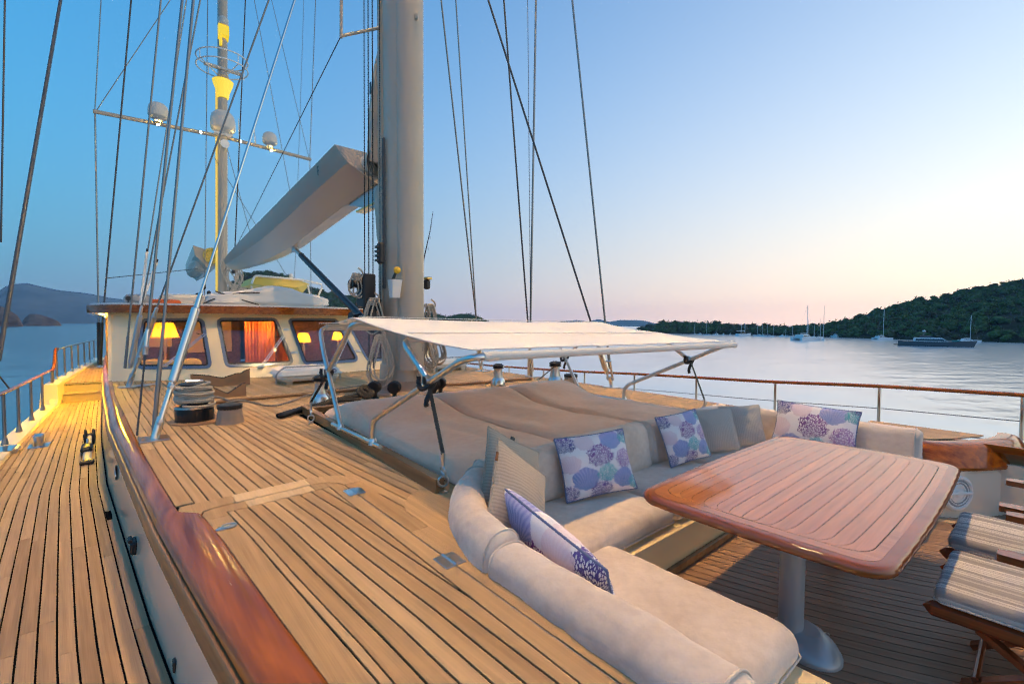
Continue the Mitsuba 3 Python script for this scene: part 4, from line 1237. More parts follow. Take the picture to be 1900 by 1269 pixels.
# ------------------------------------------------------------------ masts, boom, rigging
MX, MY = 3.1, 6.15
mast = thing('main_mast', 'thick cream main mast with a grooved aft side rising through the deck', 'mast')
a = np.linspace(0, 2 * np.pi, 41)[:-1]
sec = [(.222 * math.copysign(abs(math.cos(t)) ** .85, math.cos(t)), .33 * math.copysign(abs(math.sin(t)) ** .8, math.sin(t))) for t in a]
obj('spar', sweep([[MX, MY, .0], [MX, MY, 6], [MX, MY, 18]], sec, upv=(0, 1, 0)), 'spar_paint', mast, smooth=60)
obj('front_extrusion', sweep([[MX + .02, MY - .29, .36], [MX + .02, MY - .29, 18]], [(.19 * math.cos(t), .165 * math.sin(t)) for t in a], upv=(0, 1, 0)), 'spar_paint', mast, smooth=60)
obj('sail_track', [sweep([[MX - .225 + .02 * k, MY + .10 + .07 * k, .9], [MX - .225 + .02 * k, MY + .10 + .07 * k, 13]], [(-.012, -.018), (.012, -.018), (.012, .018), (-.012, .018)], upv=(0, 1, 0)) for k in range(4)], 'spar_paint', mast)
obj('gear_rack', [box(MX - .265, MX - .235, MY - .04, MY + .0, 1.5, 3.6)] + [box(MX - .271, MX - .26, MY - .035, MY - .005, 1.5 + .1 * k, 1.55 + .1 * k) for k in range(20)], 'dark_wire', mast)
obj('deck_collar', [lathe([(.38, 0), (.38, .02), (.31, .07), (.285, .20), (.28, .20)], 32, (0, 0, 0))][0].apply_scale([1, 1.34, 1]).apply_translation([MX, MY, 0]), 'tan_plastic', mast, smooth=30)
obj('foot_boot', lathe([(.275, .18), (.262, .42), (.255, .43)], 32).apply_scale([1, 1.36, 1]).apply_translation([MX, MY, 0]), 'spar_paint', mast, smooth=30)
obj('step_lug', [box(MX + .0, MX + .05, MY - .5, MY - .44, 5.1, 5.2, .02)], 'spar_paint', mast)
# luff of the furled sail up the mast
ls = thing('mainsail', 'rolled pale mainsail coming out of the boom and up the aft side of the mast', 'sail')
obj('luff', sweep([[2.90, 6.62, 3.4], [2.91, 6.60, 4.1], [2.95, 6.57, 4.8], [2.985, 6.55, 5.05]], [(-.09, -.05), (.05, -.06), (.05, .06), (-.09, .05), (-.11, 0)], upv=(0, 1, 0), scale=[1.15, 1.0, .55, .25]), 'sailcloth', ls, smooth=40)
tt = np.linspace(0, 4.2 * 2 * np.pi, 150)
sp_ = np.stack([np.cos(tt) * (.05 + .0045 * tt), np.sin(tt) * (.05 + .0045 * tt)], 1)
rings = []
for y, s, dz in ((6.58, 1.25, 3.42), (6.75, 1.25, 3.41), (7.4, 1.3, 3.38), (10, 1.3, 3.25)):
    rings.append(np.stack([MX - .12 + sp_[:, 0] * s, np.full(150, y) - .10 * sp_[:, 1], dz + sp_[:, 1] * s * 1.1], 1))
rv_ = A(rings)
i = np.arange(4 * 150).reshape(4, 150)
f = np.stack([i[:-1, :-1], i[:-1, 1:], i[1:, 1:], i[1:, :-1]], -1).reshape(-1, 4)
obj('furled_roll', trimesh.Trimesh(rv_.reshape(-1, 3), np.vstack([f[:, [0, 1, 2]], f[:, [0, 2, 3]]]), process=False), 'sailcloth', ls, smooth=True)
obj('badge', box(2.862, 2.866, 6.56, 6.62, 4.38, 4.55), 'navy', ls)
# boom: deep open trough from the mast to abaft the wheelhouse
bm = thing('main_boom', 'big pale trough shaped boom with furled mainsail over the wheelhouse', 'boom')
BY = [6.97, 8.0, 9.2, 10.9, 12.6, 14.6, 16.6, 18.4]
BT = [3.66, 3.59, 3.52, 3.42, 3.34, 3.27, 3.21, 3.17]
BH = [.55, .55, .55, .54, .52, .47, .40, .30]
BB = [3.07, 2.97, 2.86, 2.70, 2.66, 2.68, 2.74, 2.84]
rows = []
for k, y in enumerate(BY):
    h, zt, zb = BH[k], BT[k], BB[k]
    D = zt - zb
    o_ = [(-h, 1.0, 0), (-h * .90, .72, .0), (-h * .80, .50, .0), (-h * .50, .24, 0), (-h * .20, .0, 0), (h * .20, .0, 0), (h * .50, .24, 0), (h * .80, .50, 0), (h * .90, .72, 0), (h, 1.0, 0),
          (h - .035, 1.0, 0), (h * .76, .55, 0), (h * .40, .24, 0), (-h * .40, .24, 0), (-h * .76, .55, 0), (-h + .035, 1.0, 0)]
    cutback = -.45 * (1 - np.array([q[1] for q in o_])) if k == 0 else np.zeros(len(o_))
    rows.append([[3.02 + a_, y + cb, zb + D * b_] for (a_, b_, _), cb in zip(o_, cutback)])
obj('trough', sweepgrid(A(rows)), 'boom_paint', bm, smooth=9)
obj('gooseneck', [hull([[3.0 + s * .06, y, z] for s in (-1, 1) for y, z in ((6.52, 3.06), (6.52, 2.72), (7.0, 2.86), (7.7, 2.98), (7.0, 3.06))])], 'alloy_paint', bm)
obj('gooseneck_strap', box(2.93, 3.09, 6.62, 7.35, 2.80, 2.835, .01), 'brass', bm)
obj('mast_fairing', hull([[3.0 + s * .07, 6.5 + dy, z] for s in (-1, 1) for dy, z in ((0, 3.05), (.14, 2.95), (0, 2.2), (.05, 2.3))]), 'spar_paint', bm)
tx = meshkit.text_mesh('F', .13, .003, bold=True)
tx.apply_transform(trimesh.transformations.rotation_matrix(math.radians(90), [1, 0, 0]))
tx.apply_transform(trimesh.transformations.rotation_matrix(math.radians(-90), [0, 0, 1]))
obj('lettering', move(tx, 2.462, 7.72, 3.38, ry=-8), 'black', bm, label='black letter F')
vg = thing('boom_vang', 'dark blue tubular strut from the foot of the mast up to the boom', 'strut')
obj('tube', rod([3.0, 6.62, .82], [3.0, 10.55, 2.48], .058, 16), 'navy', vg, smooth=40)
obj('ram', rod([3.0, 10.5, 2.46], [3.0, 10.98, 2.66], .045, 12), 'steel_satin', vg)
obj('lug', box(2.96, 3.04, 10.9, 11.12, 2.60, 2.72, .02), 'alloy_paint', vg)

mz = thing('mizzen_mast', 'slender cream mizzen mast behind the wheelhouse carrying a crosstree with domes', 'mast')
MZT = lambda z: 3.0 + .16 * (z - 2.4) / 10.5
obj('spar', sweep([[MZT(z), 20.6, z] for z in (1.0, 6, 10.2, 14.5)], circ(.165, 24, .2), upv=(0, 1, 0)), 'spar_paint', mz, smooth=60)
obj('track', sweep([[MZT(z) - .20, 20.6, z] for z in (2.2, 6, 9.9)], [(-.05, -.03), (.03, -.05), (.03, .05), (-.05, .03)], upv=(0, 1, 0)), 'lamplight_yellow', mz, label='mast side track with yellow lamplight put in as a glow', emit=(.036, .026, .005))  # no lamp: glow stands in for lamplight along the mast side
obj('crosstree', sweep([[-.55, 20.6, 7.93], [3.05, 20.6, 8.07], [6.3, 20.6, 7.97]], circ(.055, 12, .07)), 'spar_paint', mz, smooth=40)
obj('radar_funnel', lathe([(.18, -.62), (.22, -.4), (.33, -.1), (.35, .0), (.30, .04)], 20, (MZT(10.1) + .0, 20.52, 10.1)), 'lamplight_yellow', mz, smooth=40, emit=(.062, .042, .002))  # glow added in place of yellow lamplight falling on the funnel
obj('radar_neck', lathe([(.16, .0), (.2, .12), (.14, .3)], 16, (MZT(10.15), 20.5, 10.15)), 'spar_paint', mz)
obj('radar_scanner', box(MZT(10.6) - .62, MZT(10.6) + .62, 20.35, 20.5, 10.47, 10.58, .03), 'dome_plastic', mz)
for z in (10.62, 10.95):
    obj('guard_hoop', ring([MZT(10.8), 20.6, z], .84, .025, 40, 8, (-.05, 0, 1)), 'white_paint', mz, smooth=True)
obj('hoop_stay', [rod([MZT(10.2), 20.6, 10.2], [MZT(10.6) + .84 * math.cos(t), 20.6 + .84 * math.sin(t), 10.62], .02, 6) for t in (0.4, 2.0, 3.6, 5.2)] + [rod([MZT(10.6) + .84 * math.cos(t), 20.6 + .84 * math.sin(t), 10.62], [MZT(10.6) + .84 * math.cos(t), 20.6 + .84 * math.sin(t), 10.95], .016, 6) for t in (0.4, 2.0, 3.6, 5.2)], 'white_paint', mz)
hb = obj('upper_bracket', [box(MZT(11.6) - .13, MZT(11.6) - .05, 20.3, 20.5, 11.35, 11.75, .02), hull([[MZT(12) + sx * .17, y, z] for sx in (-1, 1) for y, z in ((20.3, 11.75), (20.5, 11.6), (20.3, 12.1), (20.5, 12.1))])], 'yellow_plastic', mz, emit=(.05, .036, .002))  # glow added in place of lamplight falling on the bracket
obj('upper_light', lathe([(.14, 0), (.17, .04), (.17, .22), (.10, .30), (.0, .32)], 18, (MZT(12.2), 20.4, 12.12)), 'dome_plastic', hb, smooth=40)
obj('horn_speaker', [lathe([(.15, 0), (.15, .03), (.05, .10), (.03, .2)], 22, (MZT(7.7) + .03, 20.25, 7.72), (0, 1, 0))], 'white_paint', mz)
obj('dome_bracket', box(MZT(8) - .3, MZT(8) + .3, 20.3, 20.7, 8.07, 8.13, .01), 'white_paint', mz)
for x, r, z, lab in ((1.15, .30, 8.06, 'cream antenna dome on the left arm of the crosstree'), (3.08, .41, 8.14, 'largest cream antenna dome at the middle of the crosstree'), (4.68, .27, 8.07, 'cream antenna dome on the right arm of the crosstree')):
    t = thing('antenna_dome', lab, 'antenna dome')
    obj('cover', lathe([(r * .55, .03), (r * .92, .10), (r, r * .5), (r * .99, r * 1.15), (r * .88, r * 1.6), (r * .6, r * 1.9), (r * .25, r * 2.02), (0, r * 2.04)], 28, (x, 20.42, z)), 'dome_plastic', t, smooth=60)
    obj('foot', lathe([(r * .45, -.02), (r * .5, .05)], 18, (x, 20.42, z)), 'dome_plastic', t)
for x in (1.13, 2.38, 3.66, 4.73):
    t = thing('crosstree_light', 'small bright yellow floodlight under the mizzen crosstree', 'lamp', 'floodlights under the crosstree')
    z = 7.93 + (.14 if 1.5 < x < 4.5 else .06)
    obj('housing', box(x - .05, x + .05, 20.47, 20.57, z - .1, z, .015), 'black', t)
    obj('lens', lathe([(.042, 0), (.042, .004)], 16, (x, 20.462, z - .06), (0, -1, -.25)), 'lens', t, emit=(60, 40, 9))
for x in (3.66, 4.2):
    t = thing('whip_aerial', 'thin white whip aerial on the right arm of the crosstree', 'antenna', 'whip aerials on the crosstree')
    obj('whip', sweep([[x, 20.6, 8.0], [x - .04, 20.6, 8.9 if x < 4 else 8.75]], circ(.02, 6), scale=[1.6, .5]), 'white_paint', t)
mb = thing('mizzen_sail', 'mizzen boom and rolled mizzen sail seen end on beside the mizzen mast', 'sail')
obj('boom', hull([[2.75 + x, 21.2, z] for x, z in ((-.6, 3.95), (-.55, 3.6), (-.15, 3.15), (.25, 3.3), (.3, 3.7))] + [[2.75 + x, 25, z] for x, z in ((-.5, 3.6), (-.5, 3.3), (-.1, 2.9), (.2, 3.1))]), 'spar_paint', mb)
obj('end_opening', move(lathe([(.30, 0), (.30, .05), (.22, .05), (.22, .0)], 24, axis=(0, -1, 0)), 2.75, 21.18, 3.62), 'lamplight_yellow', mb)  # yellow lamplight on the boom end put into its colour
obj('sail_end', move(soften(rbox(.28, 1.4, .3, .25, 10), .12, 2, 3), 2.45, 23.2, 3.3), 'sailcloth', mb, smooth=True)
mg = thing('mizzen_lines', 'tangle of coiled lines at the foot of the mizzen mast', 'rope')
g_ = np.random.default_rng(5)
obj('coil', [tube(smoothpath([[3.1 + g_.uniform(-.1, .5), 20.3, 3.2 + g_.uniform(-.1, .25)], [3.3 + g_.uniform(-.3, .4), 20.2, 2.6], [3.2 + g_.uniform(-.3, .7), 20.2, 2.0 + g_.uniform(-.1, .2)], [3.5 + g_.uniform(-.4, .5), 20.2, 2.5]], 6), .022, 5) for _ in range(14)], 'rope', mg)
obj('block', [box(x - .06, x + .06, 20.1, 20.25, z - .12, z + .1, .04) for x, z in ((2.35, 2.35), (2.5, 2.1), (3.3, 3.0), (2.15, 2.0))], 'black', mg)

# standing rigging: deck plate -> mast height
STEEL = 'wire'


def wire(a, b, r, lab, mt='wire', category='rigging', group=None, name='shroud', n=7):
    return obj(name, rod(a, b, r, n), mt, smooth=True, label=lab, category=category, group=group)


def lerp(a, b, t):
    return A(a, float) * (1 - t) + A(b, float) * t


L1, L2, R1, R2, R3 = A([.20, 4.97, .0]), A([.07, 9.3, 0.]), A([6.02, 4.56, .0]), A([6.02, 6.45, .0]), A([5.9, 7.9, 0.])


def deckplate(p, lab, dirs, s=1.0, tubes=()):
    t = thing('chainplate', lab, 'rigging fitting')
    obj('plate', box(p[0] - .09 * s, p[0] + .09 * s, p[1] - .10 * s, p[1] + .10 * s, .0, .012, .004), 'steel', t)
    d = A(dirs, float) / np.linalg.norm(dirs)
    side = np.cross(d, [0, 1, 0])
    side /= np.linalg.norm(side)
    obj('strut', rod(p + d * .0, p + d * .17 * s, .027 * s, 14), 'steel', t, smooth=40)
    for k in (-1, 1):
        o_ = np.cross(d, side) * .042 * s * k
        obj('toggle', [rod(p + d * .12 * s + o_, p + d * .42 * s + o_, .015 * s, 8)] + [sphere(.024 * s, p + d * q * s + o_, 1) for q in (.13, .40)], 'steel', t, smooth=40)
    obj('clevis_pin', [rod(p + d * q * s - np.cross(d, side) * .065 * s, p + d * q * s + np.cross(d, side) * .065 * s, .013 * s, 8) for q in (.14, .40)], 'steel_satin', t)
    return t


def shroud(base, mz_, s0, s1, r, rb, lab, mt='steel', xy=(MX, MY), group=None, body=True):
    """Wire from a deck plate to the mast, its lower end a turnbuckle between the distances s0 and s1."""
    top = A([xy[0], xy[1], mz_])
    d = (top - base) / np.linalg.norm(top - base)
    t = thing('shroud', lab, 'rigging', group)
    obj('wire', rod(base + d * s1, top, r, 8), mt, t, smooth=True)
    if body:
        obj('turnbuckle', sweep([base + d * q for q in (s0, s0 + .06, s0 + .07, s1 - .16, s1 - .15, s1 - .02, s1)], circ(rb, 14), scale=[.7, .75, 1, 1, .62, .55, .35]), 'steel', t, smooth=40)
    else:
        obj('lower_end', rod(base + d * s0, base + d * s1, r * 1.5, 8), mt, t)
    return t


dF = A([MX, MY, 10.0]) - L1
deckplate(L1, 'steel chainplate on the deck at the left nearest the camera', dF, 1.15)
shroud(L1, 9.94, .44, 1.35, .0125, .037, 'bright thick steel stay rising right from the nearest left chainplate')
oL = A([.0, .14, 0])
shroud(L1 + oL, 31, .05, .7, .013, .03, 'steel shroud rising almost straight from the nearest left chainplate', 'wire', body=False)
t_ = shroud(L1 + oL + [-.11, .13, 0], 29.5, .72, .95, .012, .03, 'slightly thinner shroud just left of the straight one from the nearest chainplate', 'wire')
dd = (A([MX, MY, 29.5]) - (L1 + oL + [-.11, .13, 0])); dd /= np.linalg.norm(dd)
obj('lower_rod', rod(L1 + oL + [-.11, .13, .0], L1 + oL + [-.11, .13, 0] + dd * .76, .008), 'dark_wire', t_)
dC = A([MX, MY, 10.3]) - L2
deckplate(L2, 'steel chainplate on the left deck in front of the wheelhouse corner', dC, 1.3)
shroud(L2, 10.36, .35, 1.35, .012, .045, 'thick steel shroud leaning right in front of the wheelhouse corner', 'wire')
shroud(L2 + [-.02, .06, 0], 18.65, .3, 1.3, .011, .038, 'middle steel shroud in front of the wheelhouse corner', 'wire')
shroud(L2 + [-.06, .02, 0], 33, .3, .8, .013, .022, 'leftmost steel shroud in front of the wheelhouse corner', 'wire', body=False)
sh_ = thing('deck_shackle', 'bent steel shackle and rod lying beside the wheelhouse corner chainplate', 'deck fitting')
obj('ring', [ring([.26, 9.22, .02], .09, .012, 18, 6), rod([.1, 9.1, .015], [.42, 9.35, .02], .012), sphere(.03, (.44, 9.36, .03), 1)], 'steel_satin', sh_)
deckplate(R1, 'steel chainplate on the right deck beside the awning', A([-.3, .0, 1.1]), 1.1)
t_ = shroud(R1, 9.45, .25, .85, .016, .05, 'dark stay slanting left from the right deck chainplate up to the mast', 'dark_wire')
shroud(R1 + [.03, .02, 0], 27, .3, .6, .017, .02, 'rightmost shroud rising almost straight from the right deck chainplate', 'wire', body=False)
deckplate(R2, 'steel chainplate on the right deck behind the awning', A([-.1, .0, 1]), 1.0)
shroud(R2, 24, .25, .6, .016, .045, 'dark shroud leaning left behind the right part of the awning', 'dark_wire')
t = thing('shroud', 'bright upright shroud behind the right part of the awning', 'rigging')
obj('wire', rod(R2 + [.0, .06, .5], [6.02, 6.38, 9.0], .02, 8), 'wire', t, smooth=True)
obj('turnbuckle', rod(R2 + [.0, .06, .02], R2 + [.0, .06, .52], .05, 12), 'steel', t, smooth=40)
wire(R2 + [-.05, -.03, 0], [5.85, 6.5, 9], .006, 'hair thin line beside the bright upright shroud on the right', 'dark_wire', name='halyard', n=5)
deckplate(R3, 'farthest steel chainplate on the right deck beside the wheelhouse', A([-.2, -.0, 1]), 1.1)
shroud(R3, 10.97, .25, .7, .016, .055, 'outer of two shrouds from the farthest right chainplate', 'wire')
shroud(R3 + [-.06, .0, 0], 17.77, .25, .7, .014, .04, 'inner of two shrouds from the farthest right chainplate', 'wire')
# left of the frame and the mizzen
wire([-1.10, 8.0, .55], [-.68, 12.0, 7.2], .024, 'dark thick stay slanting across the upper left corner', 'dark_wire', name='stay')
wire([-1.12, 8.56, 2.0], [-1.0, 8.62, 5.6], .010, 'thin dark line at the extreme upper left edge', 'dark_wire', name='halyard')
CP = A([-.55, 19.7, UZ + .07])
t = thing('shroud', 'left of two thin mizzen shrouds with a black turnbuckle at the left rail', 'rigging')
obj('wire', rod([-.545, 19.95, .55], [-.5, 20.6, 7.94], .024, 6), 'wire', t, smooth=True)
obj('turnbuckle', rod(CP, [-.545, 19.95, 1.0], .045, 8), 'black', t)
t = thing('shroud', 'right of two thin mizzen shrouds with a black turnbuckle at the left rail', 'rigging')
obj('wire', rod([-.45, 19.6, .9], [.49, 19.5, 11.6], .026, 6), 'dark_wire', t, smooth=True)
obj('turnbuckle', rod(CP + [.03, -.1, 0], [-.45, 19.6, 1.0], .045, 8), 'black', t)
cpl = thing('chainplate', 'small steel plates at the left rail of the upper side deck', 'rigging fitting')
obj('plate', [box(-.62, -.44, 19.4, 19.9, UZ + .0, UZ + .03, .01)], 'steel', cpl)
obj('legs', [rod([-.5, 19.5, UZ], [-.55, 19.7, UZ + .2], .02), rod([-.62, 19.9, UZ], [-.55, 19.7, UZ + .2], .02)], 'steel_satin', cpl)
for a_, b_, r_, lab in (([-.5, 20.6, 7.98], [-.25, 20.6, 12], .016, 'thin line rising from the left tip of the crosstree'), ([-.45, 20.6, 8.0], [1.6, 20.6, 12.5], .014, 'thin line slanting up right from the left tip of the crosstree'),
                        ([6.25, 20.6, 8.0], [6.57, 20.6, 15], .018, 'thin line rising from the right tip of the crosstree'), ([6.24, 20.6, 1.5], [6.25, 20.6, 7.96], .016, 'thin line hanging from the right tip of the crosstree'),
                        ([6.22, 20.6, 8.0], [4.7, 20.6, 14.6], .012, 'faint line slanting up left from the right tip of the crosstree'), ([2.45, 20.9, 2.0], [2.74, 20.9, 13.4], .015, 'faint upright line left of the mizzen mast'),
                        ([3.35, 20.3, 3.2], [3.88, 20.3, 13.5], .022, 'dark upright line right of the mizzen mast'), ([5.2, 19, 5.0], [3.85, 19, 13], .012, 'faint line slanting behind the boom to the right of the mizzen mast'),
                        ([2.34, 6.35, 4.87], [2.9, 19.5, 2.9], .007, 'thin dark line running from the small mast bracket down behind the boom'), ([2.8, 20.5, 7.2], [5.3, 20.5, 2.9], .012, 'faint line slanting down right from below the horn speaker'),
                        ([3.2, 20.4, 7.6], [4.0, 20.4, 4.2], .012, 'very faint line close beside the mizzen mast'), ([.3, 12.6, 1.3], [1.32, 12.8, 8.6], .014, 'pale thin line rising from the wheelhouse roof strut'),
                        ([2.2, 20.4, 3.0], [-.3, 18.0, 2.3], .012, 'slack dark line from the mizzen mast to the left'), ([6.5, 24, 3], [7.1, 24, 17], .012, 'faint upright line to the left of the main mast')):
    wire(a_, b_, r_, lab, 'dark_wire' if 'dark' in lab else 'wire', name='rigging_line', n=5)
# lines along the mast and small mast gear
for dx, dy, z0, z1, r_ in ((-.30, .40, .4, 12, .008), (-.27, .32, .35, 12, .008), (-.33, .47, 1.6, 12, .007), (-.26, .1, .5, 12, .006)):
    obj('halyard', rod([MX + dx, MY + dy, z0], [MX + dx * .86, MY + dy, z1], r_, 6), 'dark_rope', smooth=True, label='dark halyard running down the aft side of the main mast', category='rope', group='halyards along the mast')
sb = thing('mast_bracket', 'thin cream tubular bracket reaching left from the upper main mast', 'bracket')
obj('arm', rod([2.36, 6.35, 4.90], [2.92, 6.3, 5.22], .022, 8), 'spar_paint', sb)
obj('upright', rod([2.35, 6.35, 4.87], [2.38, 6.35, 7.0], .022, 8), 'spar_paint', sb)
wb = thing('mast_winch_box', 'black winch box with cleats on the aft face of the main mast', 'winch')
obj('box', [box(2.56, 2.74, 6.15, 6.42, 1.22, 1.70, .02), box(2.60, 2.78, 6.05, 6.3, .92, 1.36, .02)], 'black', wb)
obj('drum', [lathe([(.07, 0), (.05, .03), (.045, .1), (.07, .14)], 16, (2.56, 6.3, z), (-1, -.2, 0)) for z in (1.55, 1.1)], 'black_gloss', wb)
kb = thing('mast_bin', 'small white bin with a yellow ball handle fixed to the main mast', 'holder')
obj('bin', hull([[2.84 + a_, 5.72 + b_, z] for a_, b_, z in ((-.07, -.02, 1.60), (.07, -.02, 1.60), (-.07, .13, 1.60), (.07, .13, 1.60), (-.05, .03, 1.36), (.06, .03, 1.36), (-.05, .12, 1.36), (.06, .12, 1.36))]), 'white_paint', kb)
obj('handle', [rod([2.80, 5.80, 1.55], [2.85, 5.76, 1.71], .02), ], 'black', kb)
obj('knob', sphere(.048, (2.86, 5.75, 1.73), 2), 'yellow_plastic', kb, smooth=True)
bk = thing('mast_block', 'black toothed car on the track of the main mast', 'block')
obj('body', box(2.70, 2.78, 5.95, 6.05, 1.83, 2.12, .02), 'black', bk)
obj('teeth', [box(2.67, 2.70, 5.96, 6.04, 1.86 + .06 * k, 1.89 + .06 * k) for k in range(4)], 'black', bk)
g_ = np.random.default_rng(9)


def coil(cx, cy, ztop, zbot, w, n, mt, lab, name='rope_coil', knot=True, d=(1, -.4)):
    d = A([d[0], d[1], 0]) / np.hypot(*d)
    loops = []
    for k in range(n):
        ww, zb = w * g_.uniform(.6, 1.15), zbot + g_.uniform(-.03, .12)
        c = A([cx, cy, 0]) + d * g_.uniform(-.05, .05) + np.cross(d, [0, 0, 1]) * g_.uniform(0, .06)
        pts = [c + [0, 0, ztop], c + d * ww * .5 + [0, 0, ztop * .65 + zb * .35], c + d * ww * .5 + [0, 0, zb + ww * .3], c + [0, 0, zb], c - d * ww * .5 + [0, 0, zb + ww * .3], c - d * ww * .5 + [0, 0, ztop * .65 + zb * .35]]
        loops.append(tube(smoothpath(pts, 6, closed=True), .0125, 6, closed=True))
    t = thing(name, lab, 'rope')
    obj('loops', loops, mt, t, smooth=True)
    if knot:
        obj('wraps', [ring(A([cx, cy, ztop - .04 - .028 * k]), .05, .0125, 14, 6, (0.1, 0, 1)) for k in range(3)] + [tube(smoothpath([[cx, cy - .05, ztop - .1], [cx + .06, cy - .07, ztop], [cx, cy - .05, ztop + .07]], 5), .0125, 6)], mt, t, smooth=True)
    return t


coil(2.70, 5.98, .86, .12, .22, 5, 'rope', 'pale rope coil hanging on the aft side of the main mast under the awning line')
coil(2.66, 6.08, 1.36, .88, .14, 4, 'rope', 'white rope tangle tied beside the black winch box of the mast')
coil(2.50, 6.25, 1.70, 1.30, .12, 3, 'rope', 'small rope coil hung behind the black winch box')
coil(3.42, 5.86, .80, .34, .14, 8, 'rope', 'thick bundle of tan rope hanging at the right of the mast foot', d=(.7, -.5))
coil(3.58, 5.9, .80, .38, .17, 6, 'rope', 'looser rope loops right of the tan bundle on the mast', d=(.7, -.5))
coil(3.30, 5.72, .82, .12, .22, 2, 'rope', 'two long slack rope loops in front of the mast foot', d=(.8, -.5), knot=False)
coil(3.50, 6.0, 1.30, .95, .10, 4, 'rope', 'knotted pale rope at the right edge of the mast above the awning', d=(.7, -.6))
mgd = thing('mast_fitting', 'yellow and black fitting on the right side of the mast', 'block')
obj('body', box(3.42, 3.50, 5.95, 6.05, 1.52, 1.66, .02), 'black', mgd)
obj('top', box(3.43, 3.52, 5.94, 6.06, 1.66, 1.70, .01), 'brass', mgd)
for x, y, lab in ((2.60, 5.90, 'leftmost black turning block standing at the mast foot'), (2.80, 5.72, 'second black turning block standing left of the mast foot'), (3.36, 5.62, 'black turning block standing in front right of the mast foot'), (3.52, 5.72, 'rightmost black turning block at the mast foot')):
    t = thing('turning_block', lab, 'block')
    obj('cheek', [lathe([(.085, 0), (.085, .02), (.07, .03)], 20, A([x, y, .15]) + A([.76, -.65, 0]) * s * .0 + A([-.65, -.76, 0]) * s * .035, (-.65, -.76, 0)) for s in (-1, 1)], 'black_gloss', t)
    obj('sheave', lathe([(.05, -.02), (.04, 0), (.05, .02)], 16, (x, y, .15), (-.65, -.76, 0)), 'steel_satin', t)
    obj('foot', [rod([x, y, 0], [x, y, .1], .03, 8), lathe([(.06, 0), (.05, .015)], 14, (x, y, 0))], 'black', t)
rod_ = thing('fishing_rod', 'slim dark fishing rod standing behind the mast', 'rod')
obj('blank', sweep([[3.9, 7.1, .3], [3.95, 7.05, 1.9], [4.10, 7.0, 2.6], [4.16, 7.0, 2.95]], circ(.014, 6), scale=[1.2, 1, .5, .3]), 'black', rod_)
obj('guide', [ring([4.07 + .03 * k, 7.0, 2.3 + .2 * k], .018, .003, 10, 4, (1, 0, 0)) for k in range(3)], 'steel_satin', rod_)

# ------------------------------------------------------------------ deck gear on the coachroof
def winch(x, y, s, lab, low=False):
    t = thing('deck_winch', lab, 'winch')
    obj('base', lathe([(.125 * s, 0), (.125 * s, .025 * s), (.12 * s, .10 * s), (.085 * s, .15 * s)], 28, (x, y, 0)), 'steel', t, smooth=35)
    obj('drum', lathe([(.085 * s, .15 * s), (.075 * s, .19 * s), (.068 * s, .27 * s), (.075 * s, .31 * s)], 24, (x, y, 0)), 'steel_satin', t, smooth=35)
    obj('self_tailer', lathe([(.095 * s, .31 * s), (.095 * s, .325 * s), (.075 * s, .335 * s), (.095 * s, .345 * s), (.095 * s, .36 * s), (.06 * s, .385 * s), (.03 * s, .39 * s)], 24, (x, y, 0)), 'black', t, smooth=30)
    obj('feeder_arm', box(x + .05 * s, x + .12 * s, y - .03 * s, y + .0, .32 * s, .365 * s, .008), 'steel', t)
    return t


winch(1.86, 5.82, .95, 'steel winch with black top beside the left front corner of the sunbathing pad')
winch(4.66, 5.80, .95, 'steel winch with black top behind the middle of the sunbathing pad')
winch(5.42, 5.25, 1.05, 'steel winch with black top at the right behind the awning legs')
for x, y, lab in ((.82, 5.33, 'tan tapered socket with black lid on the left deck'), (5.66, 5.12, 'tan tapered socket with black lid beside the right winch')):
    t = thing('deck_socket', lab, 'deck fitting')
    obj('body', lathe([(.125, 0), (.12, .03), (.105, .14), (.10, .145)], 28, (x, y, 0)), 'tan_plastic', t, smooth=35)
    obj('lid', lathe([(.108, .146), (.112, .155), (.112, .185), (.09, .195), (.0, .195)], 28, (x, y, 0)), 'black', t, smooth=35)
cp_ = thing('capstan', 'black deck capstan wound with grey rope', 'winch')
CX, CY = .56, 5.66
obj('base', lathe([(.17, 0), (.17, .13), (.16, .14)], 36, (CX, CY, .012)), 'black_gloss', cp_, smooth=35)
obj('ring', lathe([(.176, .13), (.176, .15), (.15, .155)], 36, (CX, CY, .012)), 'steel', cp_, smooth=35)
obj('drum', lathe([(.115, .15), (.115, .355), (.135, .36), (.135, .375), (.10, .385), (.0, .385)], 32, (CX, CY, .012)), 'black', cp_, smooth=35)
obj('crown', [box(CX - .08, CX + .08, CY - .045, CY + .045, .39, .425, .012)], 'steel', cp_)
obj('base_board', lathe([(.26, 0), (.26, .010), (.25, .012)], 40, (CX + .04, CY - .02, 0)), 'board_wood', cp_)
rc = thing('rope_coil', 'grey mooring rope wound around the black capstan', 'rope')
g_ = np.random.default_rng(12)
turns = []
for lay, (r0, n0) in enumerate(((.128, 8), (.148, 7), (.166, 5))):
    ph, tx_, ty_ = g_.uniform(0, 6), g_.uniform(-.02, .02), g_.uniform(-.02, .02)
    kk = np.arange(n0 * 20 + 1)
    an = kk * .314 + ph
    rr_ = r0 + .007 * np.sin(kk * .043 + lay) + .004 * np.sin(kk * .17)
    zz = .178 + .012 + (.185 - .018 * lay) * kk / kk[-1] + .010 * np.sin(an * .5 + lay) + tx_ * np.cos(an) + ty_ * np.sin(an)
    turns.append(tube(np.stack([CX + rr_ * np.cos(an), CY + rr_ * np.sin(an), zz], 1), .0125, 7))
obj('turns', turns, 'rope', rc, smooth=True)
